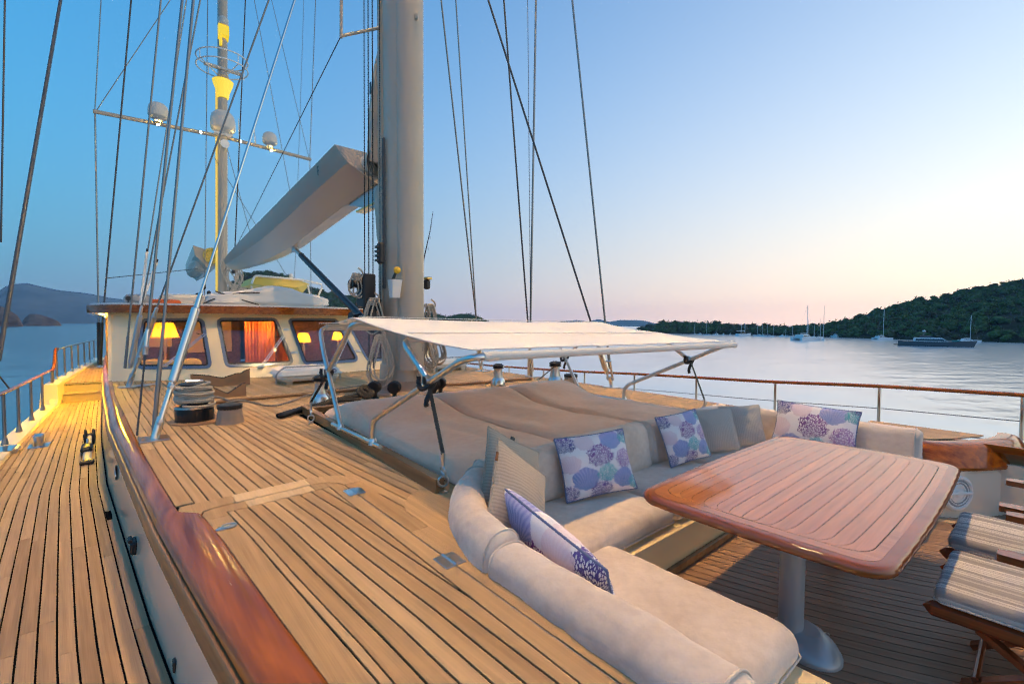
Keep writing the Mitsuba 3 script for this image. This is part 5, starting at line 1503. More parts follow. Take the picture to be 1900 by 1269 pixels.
obj('tail', tube(smoothpath([[CX + .17, CY - .08, .24], [CX + .27, CY - .12, .2], [CX + .36, CY - .14, .07], [CX + .30, CY - .2, .02], [CX + .22, CY - .12, .10], [CX + .3, CY - .02, .16], [1.25, 5.92, .05], [1.85, 6.45, .03], [2.6, 6.95, .03], [3.0, 7.1, .03]], 10), 0.012, 7), 'grey_rope', rc, smooth=True)
mr = thing('mast_ring_batten', 'thin curved wooden batten fixed across the deck around the mast', 'batten')
obj('bar', tube(smoothpath([[.72, 6.62, .035], [1.2, 6.62, .035], [2.0, 6.60, .035], [2.6, 6.55, .035]], 8), .024, 8), 'strake_wood', mr, smooth=True)
obj('bar', tube(smoothpath([[3.78, 6.6, .035], [3.9, 6.3, .035], [4.3, 6.15, .035], [5.0, 6.1, .035], [5.6, 6.0, .035]], 8), .024, 8), 'strake_wood', mr, smooth=True)


def vboard(x0, x1, y, prof, lab):
    t = thing('wooden_chock', lab, 'chock')
    p = Polygon([(x0, 0)] + [(x0 + (x1 - x0) * a_, b_) for a_, b_ in prof] + [(x1, 0)])
    m = prism(p, 0, .04)
    m.apply_transform(trimesh.transformations.rotation_matrix(math.radians(90), [1, 0, 0]))
    obj('board', move(m, 0, y, 0), 'board_wood', t)
    obj('rubber_edge', sweep([[x0 + (x1 - x0) * a_, y - .02, b_ + .004] for a_, b_ in prof], [(-.018, -.004), (.018, -.004), (.018, .006), (-.018, .006)]), 'black', t)


vboard(.80, 1.60, 8.55, [(0, .21), (.18, .19), (.28, .18), (.52, .125), (.78, .19), (.85, .185), (.9, .22), (1, .25)], 'brown notched wooden chock nearest to the wheelhouse on the left deck')
vboard(.86, 1.30, 7.2, [(0, .19), (.12, .15), (.5, .05), (.9, .17), (1, .18)], 'brown v notched wooden chock in front of the other chock on the left deck')
fl = thing('folded_strap', 'dark folded canvas strap and rope lying on the deck beside the sunbathing pad', 'strap')
obj('roll', sweep([[1.25, 5.22, .035], [1.52, 5.42, .04]], circ(.045, 10, .03)), 'black', fl, smooth=True)
obj('strap', tube(smoothpath([[1.5, 5.42, .035], [1.75, 5.55, .04], [1.95, 5.62, .06], [2.2, 5.75, .07], [2.42, 5.85, .06]], 6), .035, 8), 'dark_rope', fl, smooth=True)
obj('loops', [move(ring([0, 0, 0], .085, .028, 22, 8, (.3, -.8, 1)), 2.42 + .05 * k, 5.82 + .03 * k, .10 + .015 * k) for k in range(2)] + [tube(smoothpath([[1.9, 5.6, .03], [2.1, 5.78, .05], [2.3, 5.7, .04], [2.15, 5.6, .06], [1.95, 5.72, .05]], 6), .022, 7)], 'dark_rope', fl, smooth=True)
# deck floodlights high on the spreaders, out of frame: they give the deck its warm light
FLOOD = 240.0
for x, lab in ((1.7, 'warm deck floodlight under the left spreader high on the mast'), (4.4, 'warm deck floodlight under the right spreader high on the mast')):
    dfl = thing('spreader_light', lab, 'lamp')
    obj('housing', lathe([(.27, 0), (.28, .05), (.2, .14)], 24, (x, 4.3, 15.5), (0, .2, .9)), 'black', dfl)
    obj('lens', lathe([(.2, -.004), (.2, 0)], 24, (x, 4.29, 15.455), (0, .2, .9)), 'lens', dfl, emit=(FLOOD, FLOOD * .60, FLOOD * .20))
    obj('arm', rod([x, 4.33, 15.62], [MX, MY, 15.75], .05, 10), 'spar_paint', dfl)

# ------------------------------------------------------------------ sunbathing pad with its awning
XL, XR = 1.44, 4.62
cm = thing('pad_coaming', 'low teak coaming framing the sunbathing pad', 'coaming')
obj('left_board', hull([[x, y, z] for y, x0, x1 in ((2.32, 1.395, 1.455), (5.42, 1.52, 1.58)) for x in (x0, x1) for z in (0, .085)]), 'strake_wood', cm)
obj('right_board', hull([[x, y, z] for y, x0, x1 in ((2.25, 4.70, 4.76), (5.2, 4.78, 4.84)) for x in (x0, x1) for z in (0, .075)]), 'strake_wood', cm)
obj('aft_board', box(1.6, 4.77, 5.36, 5.42, 0, .06, .008), 'strake_wood', cm)


def pad(x0, x1, seed, lab):
    nx, ny = 22, 46
    u, v = np.meshgrid(np.linspace(-1, 1, nx), np.linspace(0, 1, ny), indexing='ij')
    y0, y1 = 2.28, 4.92
    y = y0 + (y1 - y0) * v
    top = .03 + .095 * smooth01(0, .10, v) + .10 * np.exp(-((v - .72) / .13) ** 2) + .06 * smooth01(.5, .9, v) - .10 * np.clip((v - .86) / .14, 0, 1) ** 1.6
    P3 = np.stack([(x0 + x1) / 2 + (x1 - x0) / 2 * u, y, top], -1)
    n1 = meshkit.fbm(P3 * [2.2, 1.1, 0] + seed, 3, seed) - .5
    wr = np.abs(np.sin(P3[..., 0] * 7 + P3[..., 1] * 3.1 + 5 * meshkit.fbm(P3 * [1.5, 1.2, 0] + seed, 2, seed))) ** 3
    rim = np.clip(1 - np.abs(u) ** 10, 0, 1) ** .5 * np.clip(1 - (2 * v - 1) ** 24, 0, 1) ** .5
    z = .02 + (top - .02 + .04 * n1 - .016 * wr) * (.25 + .75 * rim)
    x = P3[..., 0] * 1
    g = np.stack([x, y, z], -1)
    bot = g.copy()
    bot[..., 2] = .008
    vv = np.vstack([g.reshape(-1, 3), bot.reshape(-1, 3)])
    i = np.arange(nx * ny).reshape(nx, ny)
    fs = [np.stack([i[:-1, :-1], i[1:, :-1], i[1:, 1:], i[:-1, 1:]], -1).reshape(-1, 4)]
    o_ = nx * ny
    for e in (i[0, :], i[-1, ::-1], i[::-1, 0], i[:, -1]):
        fs.append(np.stack([e[:-1], e[1:], e[1:] + o_, e[:-1] + o_], -1))
    f = np.vstack(fs)
    m = trimesh.Trimesh(vv, np.vstack([f[:, [0, 1, 2]], f[:, [0, 2, 3]]]), process=False)
    m.fix_normals()
    obj('sunbathing_pad', m, 'sunpad_cloth', smooth=60, label=lab, category='mattress')


pad(1.56, 2.595, 1, 'leftmost of the three beige sunbathing mattresses under the awning')
pad(2.605, 3.645, 2, 'middle one of the three beige sunbathing mattresses under the awning')
pad(3.655, 4.66, 3, 'rightmost of the three beige sunbathing mattresses under the awning')

aw = thing('awning', 'white canvas sun awning stretched on a folding steel tube frame over the sunbathing pad', 'awning')
TR = .021
BOWS = [(4.50, .985), (3.68, 1.035), (2.83, .915), (2.00, .845)]


def bow(joint, y, z, r=TR, mid=None, lab=None):
    jl, jr = A(joint, float), A([XR, joint[1] + .02, joint[2] - .01])
    pts = [[XL, jl[1], jl[2]]] + ([[XL, *m] for m in mid] if mid else []) + [[XL, y, z], [XR, y + .02, z - .015]] + ([[XR, *m] for m in mid[::-1]] if mid else []) + [jr]
    k = obj('bow', tube(fillet(pts, .09, 6), r, 10), 'steel', aw, smooth=50)
    return k


bow([XL, 3.98, .11], 4.50, .965, mid=[(4.44, .80)])
bow([XL, 4.29, .56], 3.68, 1.015)
bow([XL, 2.48, .655], 2.83, .895)
bow([XL, 3.31, .10], 2.00, .825, mid=[(3.305, .27), (2.12, .80)])
for X in (XL, XR):
    b_ = obj('foot_rail', [tube([[X, 3.18, .095], [X, 4.18, .095]], .018, 10)], 'steel', aw, smooth=50)
    obj('foot', [lathe([(.035, 0), (.03, .03), (.022, .05)], 12, (X, y, .085)) for y in (3.31, 3.98)] + [lathe([(.026, -.03), (.026, .03)], 12, (X, y, z), (1, 0, 0)) for y, z in ((4.29, .56), (2.48, .655))], 'steel', b_)
# the cloth sags between its bows
nu, nv = 30, 60
u = np.linspace(0, 1, nu)
yk = [b_[0] for b_ in BOWS]
zk = [b_[1] for b_ in BOWS]
vv_ = np.linspace(0, 1, nv)
yv = np.interp(vv_, [0, .33, .67, 1], yk)
zv = np.interp(yv, yk[::-1], zk[::-1])
seg = np.interp(yv, yk[::-1], [3, 2, 1, 0])
U, Yv = np.meshgrid(u, yv, indexing='ij')
Zv = np.broadcast_to(zv, U.shape) - .022 * np.sin(np.pi * (seg % 1)) * (1 - .3 * np.cos(2 * np.pi * U)) - .018 * np.sin(np.pi * U) * np.sin(np.pi * np.clip(seg, 0, 3) / 3) + .004 * (meshkit.fbm(np.stack([U * 5, Yv * 3, U * 0], -1), 3, 3) - .5)
inset = .03 * np.sin(np.pi * (seg % 1))
Xc_ = (XL - .01 + inset)[None, :] * (1 - U) + (XR + .01 - inset)[None, :] * U
g = np.stack([Xc_, Yv + .02 * U, Zv + TR - .015 * U + .002], -1)
bot = g.copy()
bot[..., 2] -= .006
i = np.arange(nu * nv).reshape(nu, nv)
f = np.stack([i[:-1, :-1], i[1:, :-1], i[1:, 1:], i[:-1, 1:]], -1).reshape(-1, 4)
o_ = nu * nv
fs = [f, f[:, ::-1] + o_]
for e in (i[0, :], i[-1, ::-1], i[::-1, 0], i[:, -1]):
    fs.append(np.stack([e[:-1], e[1:], e[1:] + o_, e[:-1] + o_], -1))
f = np.vstack(fs)
cloth = trimesh.Trimesh(np.vstack([g.reshape(-1, 3), bot.reshape(-1, 3)]), np.vstack([f[:, [0, 1, 2]], f[:, [0, 2, 3]]]), process=False)
cloth.fix_normals()
cl = obj('canopy', cloth, 'canvas', aw, smooth=40)
obj('front_sleeve', tube([[XL + .06, 2.0, .826], [3, 2.01, .818], [XR + .0, 2.02, .811]], .025, 12), 'canvas', cl, smooth=40)
obj('aft_sleeve', tube([[XL + .06, 4.5, .967], [XR, 4.52, .95]], .03, 12), 'canvas', cl, smooth=40)
obj('seam', [sweep([[XL + .05, y, np.interp(y, yk[::-1], zk[::-1]) + TR + .006], [3.0, y + .01, np.interp(y, yk[::-1], zk[::-1]) + TR - .008], [XR - .05, y + .02, np.interp(y, yk[::-1], zk[::-1]) + TR - .012]], [(-.012, -.003), (.012, -.003), (.012, .003), (-.012, .003)]) for y in (3.68, 2.83)], 'canvas', cl)
obj('sleeve_end', [lathe([(.027, 0), (.029, .02), (.027, .04)], 14, (XL + .09 + k * .035, 2.0, .826), (1, 0, 0)) for k in range(2)] + [sphere(.03, (XR + .01, 2.02, .811), 1)], 'canvas', cl)
for X, sd_ in ((XL, 'left'), (XR, 'right')):
    for y0, z0, y1, z1, lb in ((2.48, .64, 2.31, .10, 'front'), (4.29, .55, 4.80, .08, 'aft')):
        s = obj('strap', [sweep([[X - .0, y0, z0], [X, y1, z1 + .13]], [(-.012, -.003), (.012, -.003), (.012, .003), (-.012, .003)]), tube(smoothpath([[X - .05, y0 + .03, z0 + .04], [X - .02, y0, z0 - .03], [X + .03, y0 - .03, z0 + .02], [X, y0, z0 - .08], [X - .02, y0 - .01, z0 - .14]], 5), .016, 6)], 'black', aw)
        obj('snap_hook', [ring([X, y1, z1 + .035], .026, .0065, 16, 6, (1, 0, .2)), rod([X, y1, z1 + .06], [X, y1, z1 + .14], .011, 8), ring([X, y1, z1 - .03], .03, .007, 16, 6, (.3, 1, 0)), box(X - .02, X + .02, y1 - .02, y1 + .02, 0, .01)], 'steel', s)

# ------------------------------------------------------------------ U shaped sofa
def loft(path, w, h, r, name, lab, mt='sofa_fleece', amp=.010, upv=(0, 0, 1), lean=0.0, category='cushion', n=22, endr=None, seed=1):
    """Long soft cushion: a rounded section along the path, its ends rounded off."""
    p = smoothpath(path, n) if len(path) > 2 else np.linspace(path[0], path[1], n)
    L = np.concatenate([[0], np.cumsum(np.linalg.norm(np.diff(p, axis=0), axis=1))])
    e = endr or min(w, h) * .32
    s = np.unique(np.concatenate([L[-1] * np.linspace(0, 1, 30), e * (1 - np.cos(np.linspace(0, np.pi / 2, 7))), L[-1] - e * (1 - np.cos(np.linspace(0, np.pi / 2, 7)))]))
    q = np.stack([np.interp(s, L, p[:, k]) for k in range(3)], 1)
    d = np.minimum(s, L[-1] - s)
    t = np.clip(d / e, 0, 1)
    sc = np.stack([1 - e / (w / 2) * (1 - np.sqrt(1 - (1 - t) ** 2)) * .9, 1 - e / (h / 2) * (1 - np.sqrt(1 - (1 - t) ** 2)) * .9], 1)
    k = []
    for cx, cy, a0 in ((w / 2 - r, h / 2 - r, 0), (-(w / 2 - r), h / 2 - r, 90), (-(w / 2 - r), -(h / 2 - r), 180), (w / 2 - r, -(h / 2 - r), 270)):
        for a_ in np.linspace(a0, a0 + 90, 7):
            k.append((cx + r * math.cos(math.radians(a_)), cy + r * math.sin(math.radians(a_))))
    k = A(k)
    # sample the straight sides too
    kk = []
    for a_, b_ in zip(k, np.roll(k, -1, 0)):
        m_ = max(1, int(np.linalg.norm(b_ - a_) / .035))
        kk += [a_ + (b_ - a_) * j / m_ for j in range(m_)]
    k = A(kk)
    k[:, 0] += lean * k[:, 1]
    m = sweep(q, k, scale=sc, upv=upv)
    soften(m, amp, 5.0, seed)
    key = obj(name, m, mt, smooth=True, label=lab, category=category)
    # piping seam round each end
    for s_ in (e * .75, L[-1] - e * .75):
        c = np.stack([np.interp([s_ - .01, s_, s_ + .01], L, p[:, j]) for j in range(3)], 1)
        P_, t_, a_, b_ = frames(c, upv)
        tt_ = np.clip(min(s_, L[-1] - s_) / e, 0, 1)
        f1 = 1 - e / (w / 2) * (1 - math.sqrt(1 - (1 - tt_) ** 2)) * .9
        f2 = 1 - e / (h / 2) * (1 - math.sqrt(1 - (1 - tt_) ** 2)) * .9
        loop = P_[1] + a_[1] * (k[:, :1] * f1) + b_[1] * (k[:, 1:] * f2)
        nrm_ = loop - P_[1]
        obj('seam', tube(loop + nrm_ / np.linalg.norm(nrm_, axis=1, keepdims=True) * (amp * .2), .0045, 5, closed=True), mt, key, smooth=True)
    return key


def seat(x0, x1, y0, y1, z0, z1, lab, seed, r=.07):
    m = rbox((x1 - x0) / 2, (y1 - y0) / 2, (z1 - z0) / 2, r, 22)
    v = m.vertices
    up_ = v[:, 2] > 0
    cr = (1 - (v[:, 0] / ((x1 - x0) / 2)) ** 4) * (1 - (v[:, 1] / ((y1 - y0) / 2)) ** 4)
    v[:, 2] += np.where(up_, .018 * cr, 0)
    m.vertices = v
    soften(m, .010, 4.5, seed)
    key = obj('seat_cushion', move(m, (x0 + x1) / 2, (y0 + y1) / 2, (z0 + z1) / 2), 'sofa_fleece', smooth=True, label=lab, category='cushion')
    pts = [[x0 + .03, y0 + .004, z0 + .035], [x1 - .03, y0 + .004, z0 + .035], [x1 - .004, y0 + .03, z0 + .035], [x1 - .004, y1 - .03, z0 + .035], [x1 - .03, y1 - .004, z0 + .035], [x0 + .03, y1 - .004, z0 + .035], [x0 + .004, y1 - .03, z0 + .035], [x0 + .004, y0 + .03, z0 + .035]]
    obj('seam', tube(fillet(pts + pts[:1], .02, 3), .005, 5), 'sofa_fleece', key)


SZ0, SZ1 = -.335, -.195
seat(1.38, 2.80, 1.57, 2.22, SZ0, SZ1, 'left seat cushion of the long back bench of the sofa', 1)
seat(2.81, 3.86, 1.57, 2.22, SZ0, SZ1, 'middle seat cushion of the long back bench of the sofa', 2)
seat(3.87, 5.02, 1.57, 2.22, SZ0, SZ1, 'right seat cushion of the long back bench of the sofa', 3)
seat(1.26, 2.045, .59, 1.56, SZ0, SZ1 + .01, 'broad seat cushion of the left side bench nearest the camera', 4, .085)
seat(4.42, 5.06, .62, 1.56, SZ0, SZ1, 'seat cushion of the right side bench behind the table', 5)
BB_ = -.02
loft([[1.64, 2.235, BB_ + .0], [2.46, 2.235, BB_]], .17, .36, .075, 'back_cushion', 'left back cushion of the sofa between the ribbed pillows and the first coral pillow', lean=-.18, seed=3)
loft([[2.47, 2.24, BB_ + .0], [3.42, 2.24, BB_ - .0]], .17, .385, .075, 'back_cushion', 'middle back cushion of the sofa between the two coral pillows', lean=-.18, seed=4)
loft([[3.43, 2.24, BB_ - .0], [4.95, 2.24, BB_ - .0]], .17, .36, .075, 'back_cushion', 'right back cushion of the sofa behind the two grey pillows', lean=-.18, seed=5)
loft([[1.20, 1.47, -.04], [1.195, .95, -.04], [1.18, .43, -.04]], .21, .30, .09, 'arm_bolster', 'long thick left bolster of the sofa nearest the camera', lean=.10, amp=.014, seed=6, endr=.085)
loft([[1.19, 1.42, -.025], [1.22, 1.66, -.025], [1.34, 1.92, -.025], [1.52, 2.14, -.025], [1.67, 2.25, -.025]], .19, .33, .085, 'corner_bolster', 'curved corner bolster of the sofa at the left beside the strap hook', lean=.06, amp=.013, seed=7, endr=.05)
loft([[5.09, 2.0, -.03], [5.10, 1.3, -.03], [5.10, .66, -.03]], .17, .34, .07, 'arm_bolster', 'right bolster of the sofa below the railing', lean=-.05, amp=.012, seed=8)


def pillow(w, h, t, mt, c, facing, roll=0.0, tilt=0.0, lab='', name='pillow', seed=0, tab=None, repeat=1.0, pip=None, uvs=(1, 1), uvo=(0, 0), sag=0.0):
    """Stuffed square pillow centred at c, its face towards 'facing' degrees (0 = towards -Y, 90 = towards +X), tilted back, rolled."""
    n = 30
    g = np.linspace(-1, 1, n)
    g = np.sign(g) * (1 - (1 - np.abs(g)) ** 1.4)
    U_, V_ = np.meshgrid(g, g, indexing='ij')
    conc = .055
    X_ = w / 2 * U_ * (1 - conc * (1 - V_ ** 2) * np.abs(U_) ** 3) 
    Z_ = h / 2 * V_ * (1 - conc * (1 - U_ ** 2) * np.abs(V_) ** 3)
    th = t / 2 * ((1 - U_ ** 2).clip(0) ** .55) * ((1 - V_ ** 2).clip(0) ** .55)
    fold = meshkit.fbm(np.stack([U_ * 2.2 + seed * 3.7, V_ * 2.2, U_ * 0 + seed], -1), 3, seed) - .5
    th = th * (1 + .5 * fold) * (1 - .22 * sag * V_)
    bend = sag * .05 * (1 - V_) ** 2 * 0
    fr = np.stack([X_, -th - bend, Z_], -1).reshape(-1, 3)
    bk = np.stack([X_, th * .9 - bend, Z_], -1).reshape(-1, 3)
    uv = np.stack([(U_ * .5 + .5) * uvs[0] + uvo[0], (V_ * .5 + .5) * uvs[1] + uvo[1]], -1).reshape(-1, 2)
    i = np.arange(n * n).reshape(n, n)
    f = np.stack([i[:-1, :-1], i[1:, :-1], i[1:, 1:], i[:-1, 1:]], -1).reshape(-1, 4)
    f = np.vstack([f, f[:, ::-1] + n * n])
    m = trimesh.Trimesh(np.vstack([fr, bk]), np.vstack([f[:, [0, 1, 2]], f[:, [0, 2, 3]]]), process=False)
    R = trimesh.transformations.rotation_matrix
    M = R(math.radians(facing), [0, 0, 1]) @ R(math.radians(-tilt), [1, 0, 0]) @ R(math.radians(roll), [0, 1, 0])
    M[:3, 3] = c
    m.apply_transform(M)
    key = obj(name, m, mt, smooth=True, uv=np.vstack([uv, uv]), label=lab, category='pillow')
    edge = np.concatenate([np.stack([X_[:, 0], Z_[:, 0]], 1), np.stack([X_[-1, 1:], Z_[-1, 1:]], 1), np.stack([X_[::-1, -1], Z_[::-1, -1]], 1)[1:], np.stack([X_[0, ::-1], Z_[0, ::-1]], 1)[1:-1]])
    e3 = np.stack([edge[:, 0], edge[:, 0] * 0, edge[:, 1]], 1)
    pm = tube(e3, .0055, 5, closed=True)
    pm.apply_transform(M)
    obj('piping', pm, pip or mt, key, smooth=True)
    if tab:
        q = box(-.018, .018, -.006, .006, -.03, .02, .004)
        q.apply_translation([tab[0] * w / 2, -.002, tab[1] * h / 2])
        q.apply_transform(M)
        obj('leather_tab', q, 'leather_tab' if tab[2] == 0 else 'navy', key)
    return key


# facing 0 looks to -Y (towards the table side)
pillow(.56, .42, .17, 'coral_cloth', (2.49, 2.01, .04), -20, roll=-3, tilt=22, lab='coral print pillow leaning on the back of the sofa next to the ribbed pillows', seed=1, pip='piping_cloth')
pillow(.46, .42, .16, 'coral_cloth', (3.66, 2.01, .045), -18, roll=-6, tilt=22, lab='coral print pillow leaning on the back of the sofa beside the grey pillows', seed=2, pip='piping_cloth')
pillow(.44, .40, .15, 'grey_rib', (4.20, 1.99, .03), -28, roll=-2, tilt=20, lab='left of two grey ribbed pillows in the far corner of the sofa', seed=3)
pillow(.42, .40, .15, 'grey_rib', (4.64, 1.93, .02), -38, roll=-2, tilt=20, lab='right of two grey ribbed pillows in the far corner of the sofa', seed=4)
pillow(.68, .40, .16, 'coral_cloth', (4.93, 1.40, .06), -88, roll=2, tilt=16, lab='wide coral print pillow leaning on the right bolster below the railing', seed=5, pip='piping_cloth', uvs=(1.0, .62), uvo=(0, .32))
pillow(.50, .46, .17, 'knit', (1.74, 2.03, .10), 14, roll=30, tilt=18, lab='beige knitted pillow with a dark tab, rearmost in the left corner of the sofa', seed=6, tab=(-.1, .97, 1))
pillow(.50, .46, .16, 'knit', (1.555, 1.76, .09), 20, roll=38, tilt=16, lab='beige knitted pillow with a brown leather tab in the left corner of the sofa', seed=7, tab=(-.93, .62, 0))
pillow(.84, .40, .17, 'coral_cloth', (1.44, 1.40, -.005), 78, roll=-6, tilt=24, lab='long coral pillow leaning on the left bolster nearest the camera', seed=8, pip='piping_cloth', uvs=(1.0, .6), uvo=(0.02, .36))

# ------------------------------------------------------------------ table
TZ = .10
tb = thing('table', 'large glossy mahogany table with dark inlaid lines on a grey pedestal', 'table')
TC = A([3.14, .885])
hx_, hy_ = 1.02, .535


def barrel(hx, hy, r, bul=.02, n=14):
    pts = []
    for a_, b_ in (((-1, -1), (1, -1)), ((1, -1), (1, 1)), ((1, 1), (-1, 1)), ((-1, 1), (-1, -1))):
        for t_ in np.linspace(0, 1, n)[:-1]:
            p = A(a_) * (1 - t_) + A(b_) * t_
            k = 4 * t_ * (1 - t_)
            nx = A([b_[1] - a_[1], a_[0] - b_[0]]) / 2
            pts.append([TC[0] + p[0] * hx + nx[0] * bul * k, TC[1] + p[1] * hy + nx[1] * bul * k])
    return Polygon(pts).buffer(-r).buffer(r, quad_segs=8)


rim_o = barrel(hx_, hy_, .12)
loop = A(rim_o.exterior.coords)[:-1]
if not rim_o.exterior.is_ccw:
    loop = loop[::-1]
core = rim_o.buffer(-.03)
obj('top_board', prism(core, TZ - .045, TZ - .0012), 'chair_wood', tb)
edge_path = np.column_stack([loop, np.full(len(loop), TZ)])
obj('edge_moulding', sweep(edge_path, [(-.05, -.0012), (-.012, -.0008), (.002, -.006), (.010, -.018), (.010, -.034), (.0, -.047), (-.05, -.05)], closed=True), 'table_edge', tb, smooth=60)
frame_in = barrel(hx_ - .105, hy_ - .085, .10, .018)
_fr = rim_o.buffer(-.047).difference(frame_in.buffer(.0035))
for bx in (sbox(0, TC[0] - .55, -1, 3), sbox(TC[0] - .549, TC[0] + .55, TC[1], 3), sbox(TC[0] - .549, TC[0] + .55, -1, TC[1]), sbox(TC[0] + .551, 9, -1, 3)):
    for q in polys(_fr.intersection(bx)):
        m = prism(q, TZ - .004, TZ)
        _sid[0] += 1
        v = m.vertices
        swap = abs(q.centroid.x - TC[0]) > .5
        uv = np.stack([20 * _sid[0] + 5 + (v[:, 0] if swap else v[:, 1]), v[:, 1] if swap else v[:, 0]], 1)
        obj('border_board', m, 'tabletop_wood', tb, uv=uv)
nst = 13
_b = frame_in.bounds
xs_ = np.concatenate([_b[0] + .002 + .12 * (1 - np.cos(np.linspace(0, np.pi / 2, 9))), np.linspace(_b[0] + .15, _b[2] - .15, 24), _b[2] - .002 - .12 * (1 - np.cos(np.linspace(np.pi / 2, 0, 9)))])
_hl = []
for x in xs_:
    c = frame_in.intersection(sbox(x - .0005, x + .0005, -1, 3)).bounds
    _hl.append((c[1], c[3]))
_hl = A(_hl)
for k in range(nst):
    lo = _hl[:, 0] + (_hl[:, 1] - _hl[:, 0]) * (k / nst) + (.0013 if k else .0004)
    hi = _hl[:, 0] + (_hl[:, 1] - _hl[:, 0]) * ((k + 1) / nst) - (.0013 if k < nst - 1 else .0004)
    hi = np.maximum(hi, lo + .0005)
    q = Polygon(list(zip(xs_, lo)) + list(zip(xs_[::-1], hi[::-1]))).buffer(0)
    for q in polys(q):
        m = prism(q.simplify(.0004), TZ - .004, TZ)
        _sid[0] += 1
        v = m.vertices
        obj('inlay_board', m, 'tabletop_wood', tb, uv=np.stack([20 * _sid[0] + 5 + v[:, 1], v[:, 0]], 1))
obj('inlay_ground', prism(frame_in.buffer(.0045), TZ - .0045, TZ - .0009), 'caulk', tb)
for px_, py_ in ((2.545, .80), (3.75, .92)):
    ln = obj('pedestal', lathe([(.056, 0), (.056, .60), (.064, .605), (.064, .635), (.056, .64)], 28, (px_, py_, SOLE + .02)), 'alloy_paint', tb, smooth=35)
    fo = lathe([(.155, 0), (.155, .012), (.15, .022), (.135, .045), (.10, .075), (.07, .09), (.06, .092)], 32)
    fo.apply_scale([.92, 1.2, 1])
    obj('foot', move(fo, px_ + .035, py_ - .05, SOLE + .002, rz=-35), 'alloy_paint', ln, smooth=35)
    obj('bolt', [lathe([(.012, 0), (.012, .008), (.006, .01)], 10, (px_ + .035 + .115 * math.cos(t_), py_ - .05 + .13 * math.sin(t_), SOLE + .048)) for t_ in (-.6, .9, 2.6, 4.0)], 'steel_satin', ln)
    obj('clamp', lathe([(.068, 0), (.068, .05)], 28, (px_, py_, SOLE + .59)), 'steel', ln, smooth=35)
    obj('clamp_handle', tube(fillet([[px_ + .06, py_ - .04, SOLE + .60], [px_ + .12, py_ - .07, SOLE + .60], [px_ + .125, py_ - .075, SOLE + .48], [px_ + .09, py_ - .06, SOLE + .47]], .02), .008, 8), 'grey_plastic', ln)
    obj('bearer', box(px_ - .2, px_ + .2, py_ - .12, py_ + .12, TZ - .07, TZ - .046, .008), 'chair_wood', ln)

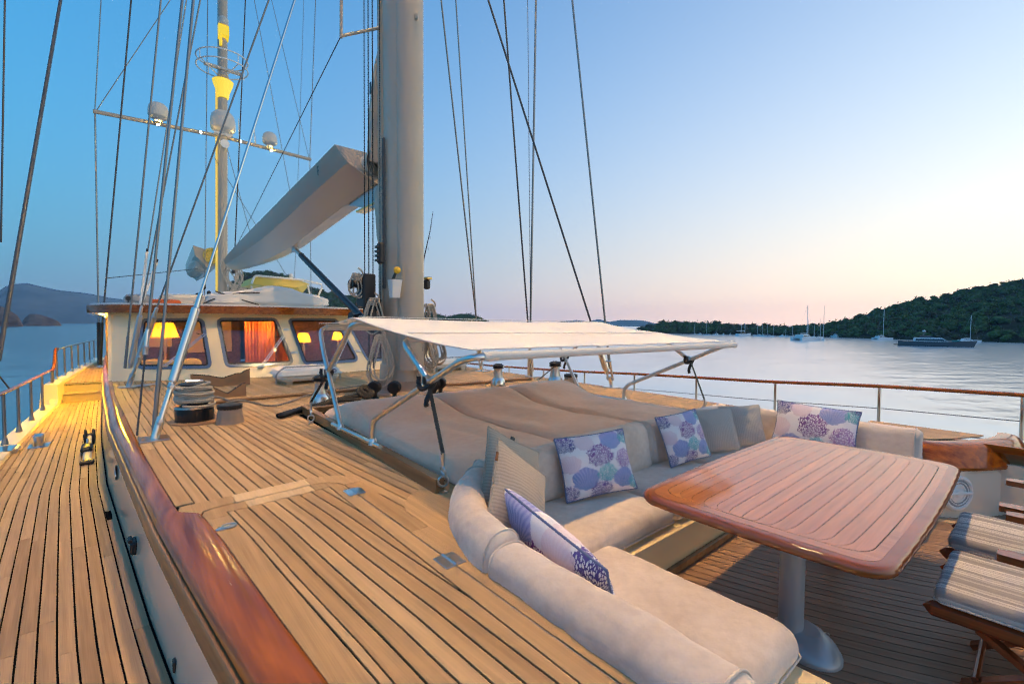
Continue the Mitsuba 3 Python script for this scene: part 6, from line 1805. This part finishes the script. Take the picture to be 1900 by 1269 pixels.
# ------------------------------------------------------------------ folding armchairs
def chair(x0, x1, yf, lab):
    t = thing('armchair', lab, 'chair')
    sz = -.155
    w, d = x1 - x0, .60
    m = rbox(w / 2 - .005, d / 2, .036, .034, 16)
    soften(m, .005, 6, int(x0 * 10))
    v = m.vertices
    uv = np.stack([v[:, 0] + 5 + v[:, 2] * .6, v[:, 1]], 1)
    c = obj('seat_cushion', move(m, (x0 + x1) / 2, yf - d / 2, sz - .036), 'stripe_cloth', t, smooth=True, uv=uv)
    lp = [[x0 + .03, yf - .006, sz - .062], [x1 - .03, yf - .006, sz - .062], [x1 - .008, yf - .03, sz - .062], [x1 - .008, yf - d + .03, sz - .062], [x0 + .008, yf - d + .03, sz - .062], [x0 + .008, yf - .03, sz - .062], [x0 + .03, yf - .006, sz - .062]]
    obj('piping', tube(lp, .006, 6), 'stripe_cloth', c, uv=None)
    for x in (x0 + .035, x1 - .035):
        k = box(-.022, .022, -d * .55, d * .53, -.035, .03, .014)
        k = hull(list(k.vertices) + [[0, d * .56, -.002]])
        obj('side_rail', move(k, x, yf - d / 2 + .0, sz - .108), 'chair_wood', t, smooth=30)
    for k, x in enumerate((x0 - .01, x1 + .01)):
        p = Polygon([(-.03, 0), (-.034, -.3), (-.024, -.62), (.024, -.62), (.036, -.3), (.034, -.03), (.02, .0)]).buffer(.008)
        a_ = obj('armrest', move(prism(p, 0, .03), x, yf - .20, .055), 'chair_wood', t, smooth=30)
        obj('arm_post', hull([[x + s * .014, yf - y, z] for s in (-1, 1) for y, z in ((.40, .055), (.45, .055), (.38, sz - .12), (.44, sz - .12))]), 'chair_wood', a_)
    for k, x in enumerate((x0 + .075, x1 - .075)):
        for s in (0, 1):
            ya, yb = (yf - .14, yf - .56) if s == 0 else (yf - .52, yf - .10)
            xx = x + (.026 if s else 0) * (1 if k == 0 else -1)
            b_ = sweep([[xx, ya, sz - .15], [xx, yb, SOLE + .01]], [(-.012, -.026), (.012, -.026), (.012, .026), (-.012, .026)], upv=(1, 0, 0))
            obj('leg', b_, 'chair_wood', t)
    obj('stretcher', [rod([x0 + .08, y, SOLE + .06], [x1 - .08, y, SOLE + .06], .013, 8) for y in (yf - .14, yf - .52)], 'chair_wood', t)
    obj('cross_bar', [box(x0 + .05, x1 - .05, yf - .36, yf - .30, sz - .20, sz - .155, .01)], 'chair_wood', t)
    for x in (x0 + .02, x1 - .02):
        obj('back_post', rod([x, yf - d - .02, sz - .12], [x, yf - d - .16, .33], .02, 8), 'chair_wood', t)
    mb_ = move(rbox(w / 2 - .01, .045, .22, .04, 12), 0, 0, 0, rx=15)
    v = mb_.vertices
    uv = np.stack([v[:, 0] + 5, v[:, 2]], 1)
    obj('back_cushion', move(mb_, (x0 + x1) / 2, yf - d - .06, .08), 'stripe_cloth', t, smooth=True, uv=uv)


chair(2.73, 3.31, .30, 'folding wooden armchair with grey striped cushions nearest the camera')
chair(3.47, 4.05, .33, 'folding wooden armchair with grey striped cushions partly hidden behind the nearer one')

# ------------------------------------------------------------------ evening haze
if HAZE > 0:
    scene['air'] = {'type': 'homogeneous', 'albedo': {'type': 'rgb', 'value': [0.95, 0.95, 0.95]}, 'sigma_t': {'type': 'rgb', 'value': [HAZE * 0.65, HAZE * 0.95, HAZE * 1.5]}}
    scene['haze'] = {'type': 'cube', 'to_world': T().translate([0, 0, 125]).scale([6500, 6500, 135]), 'bsdf': {'type': 'null'}, 'interior': {'type': 'ref', 'id': 'air'}}
    scene['camera']['medium'] = {'type': 'ref', 'id': 'air'}
    labels['haze'] = {'label': 'thin evening haze over the bay', 'kind': 'stuff'}
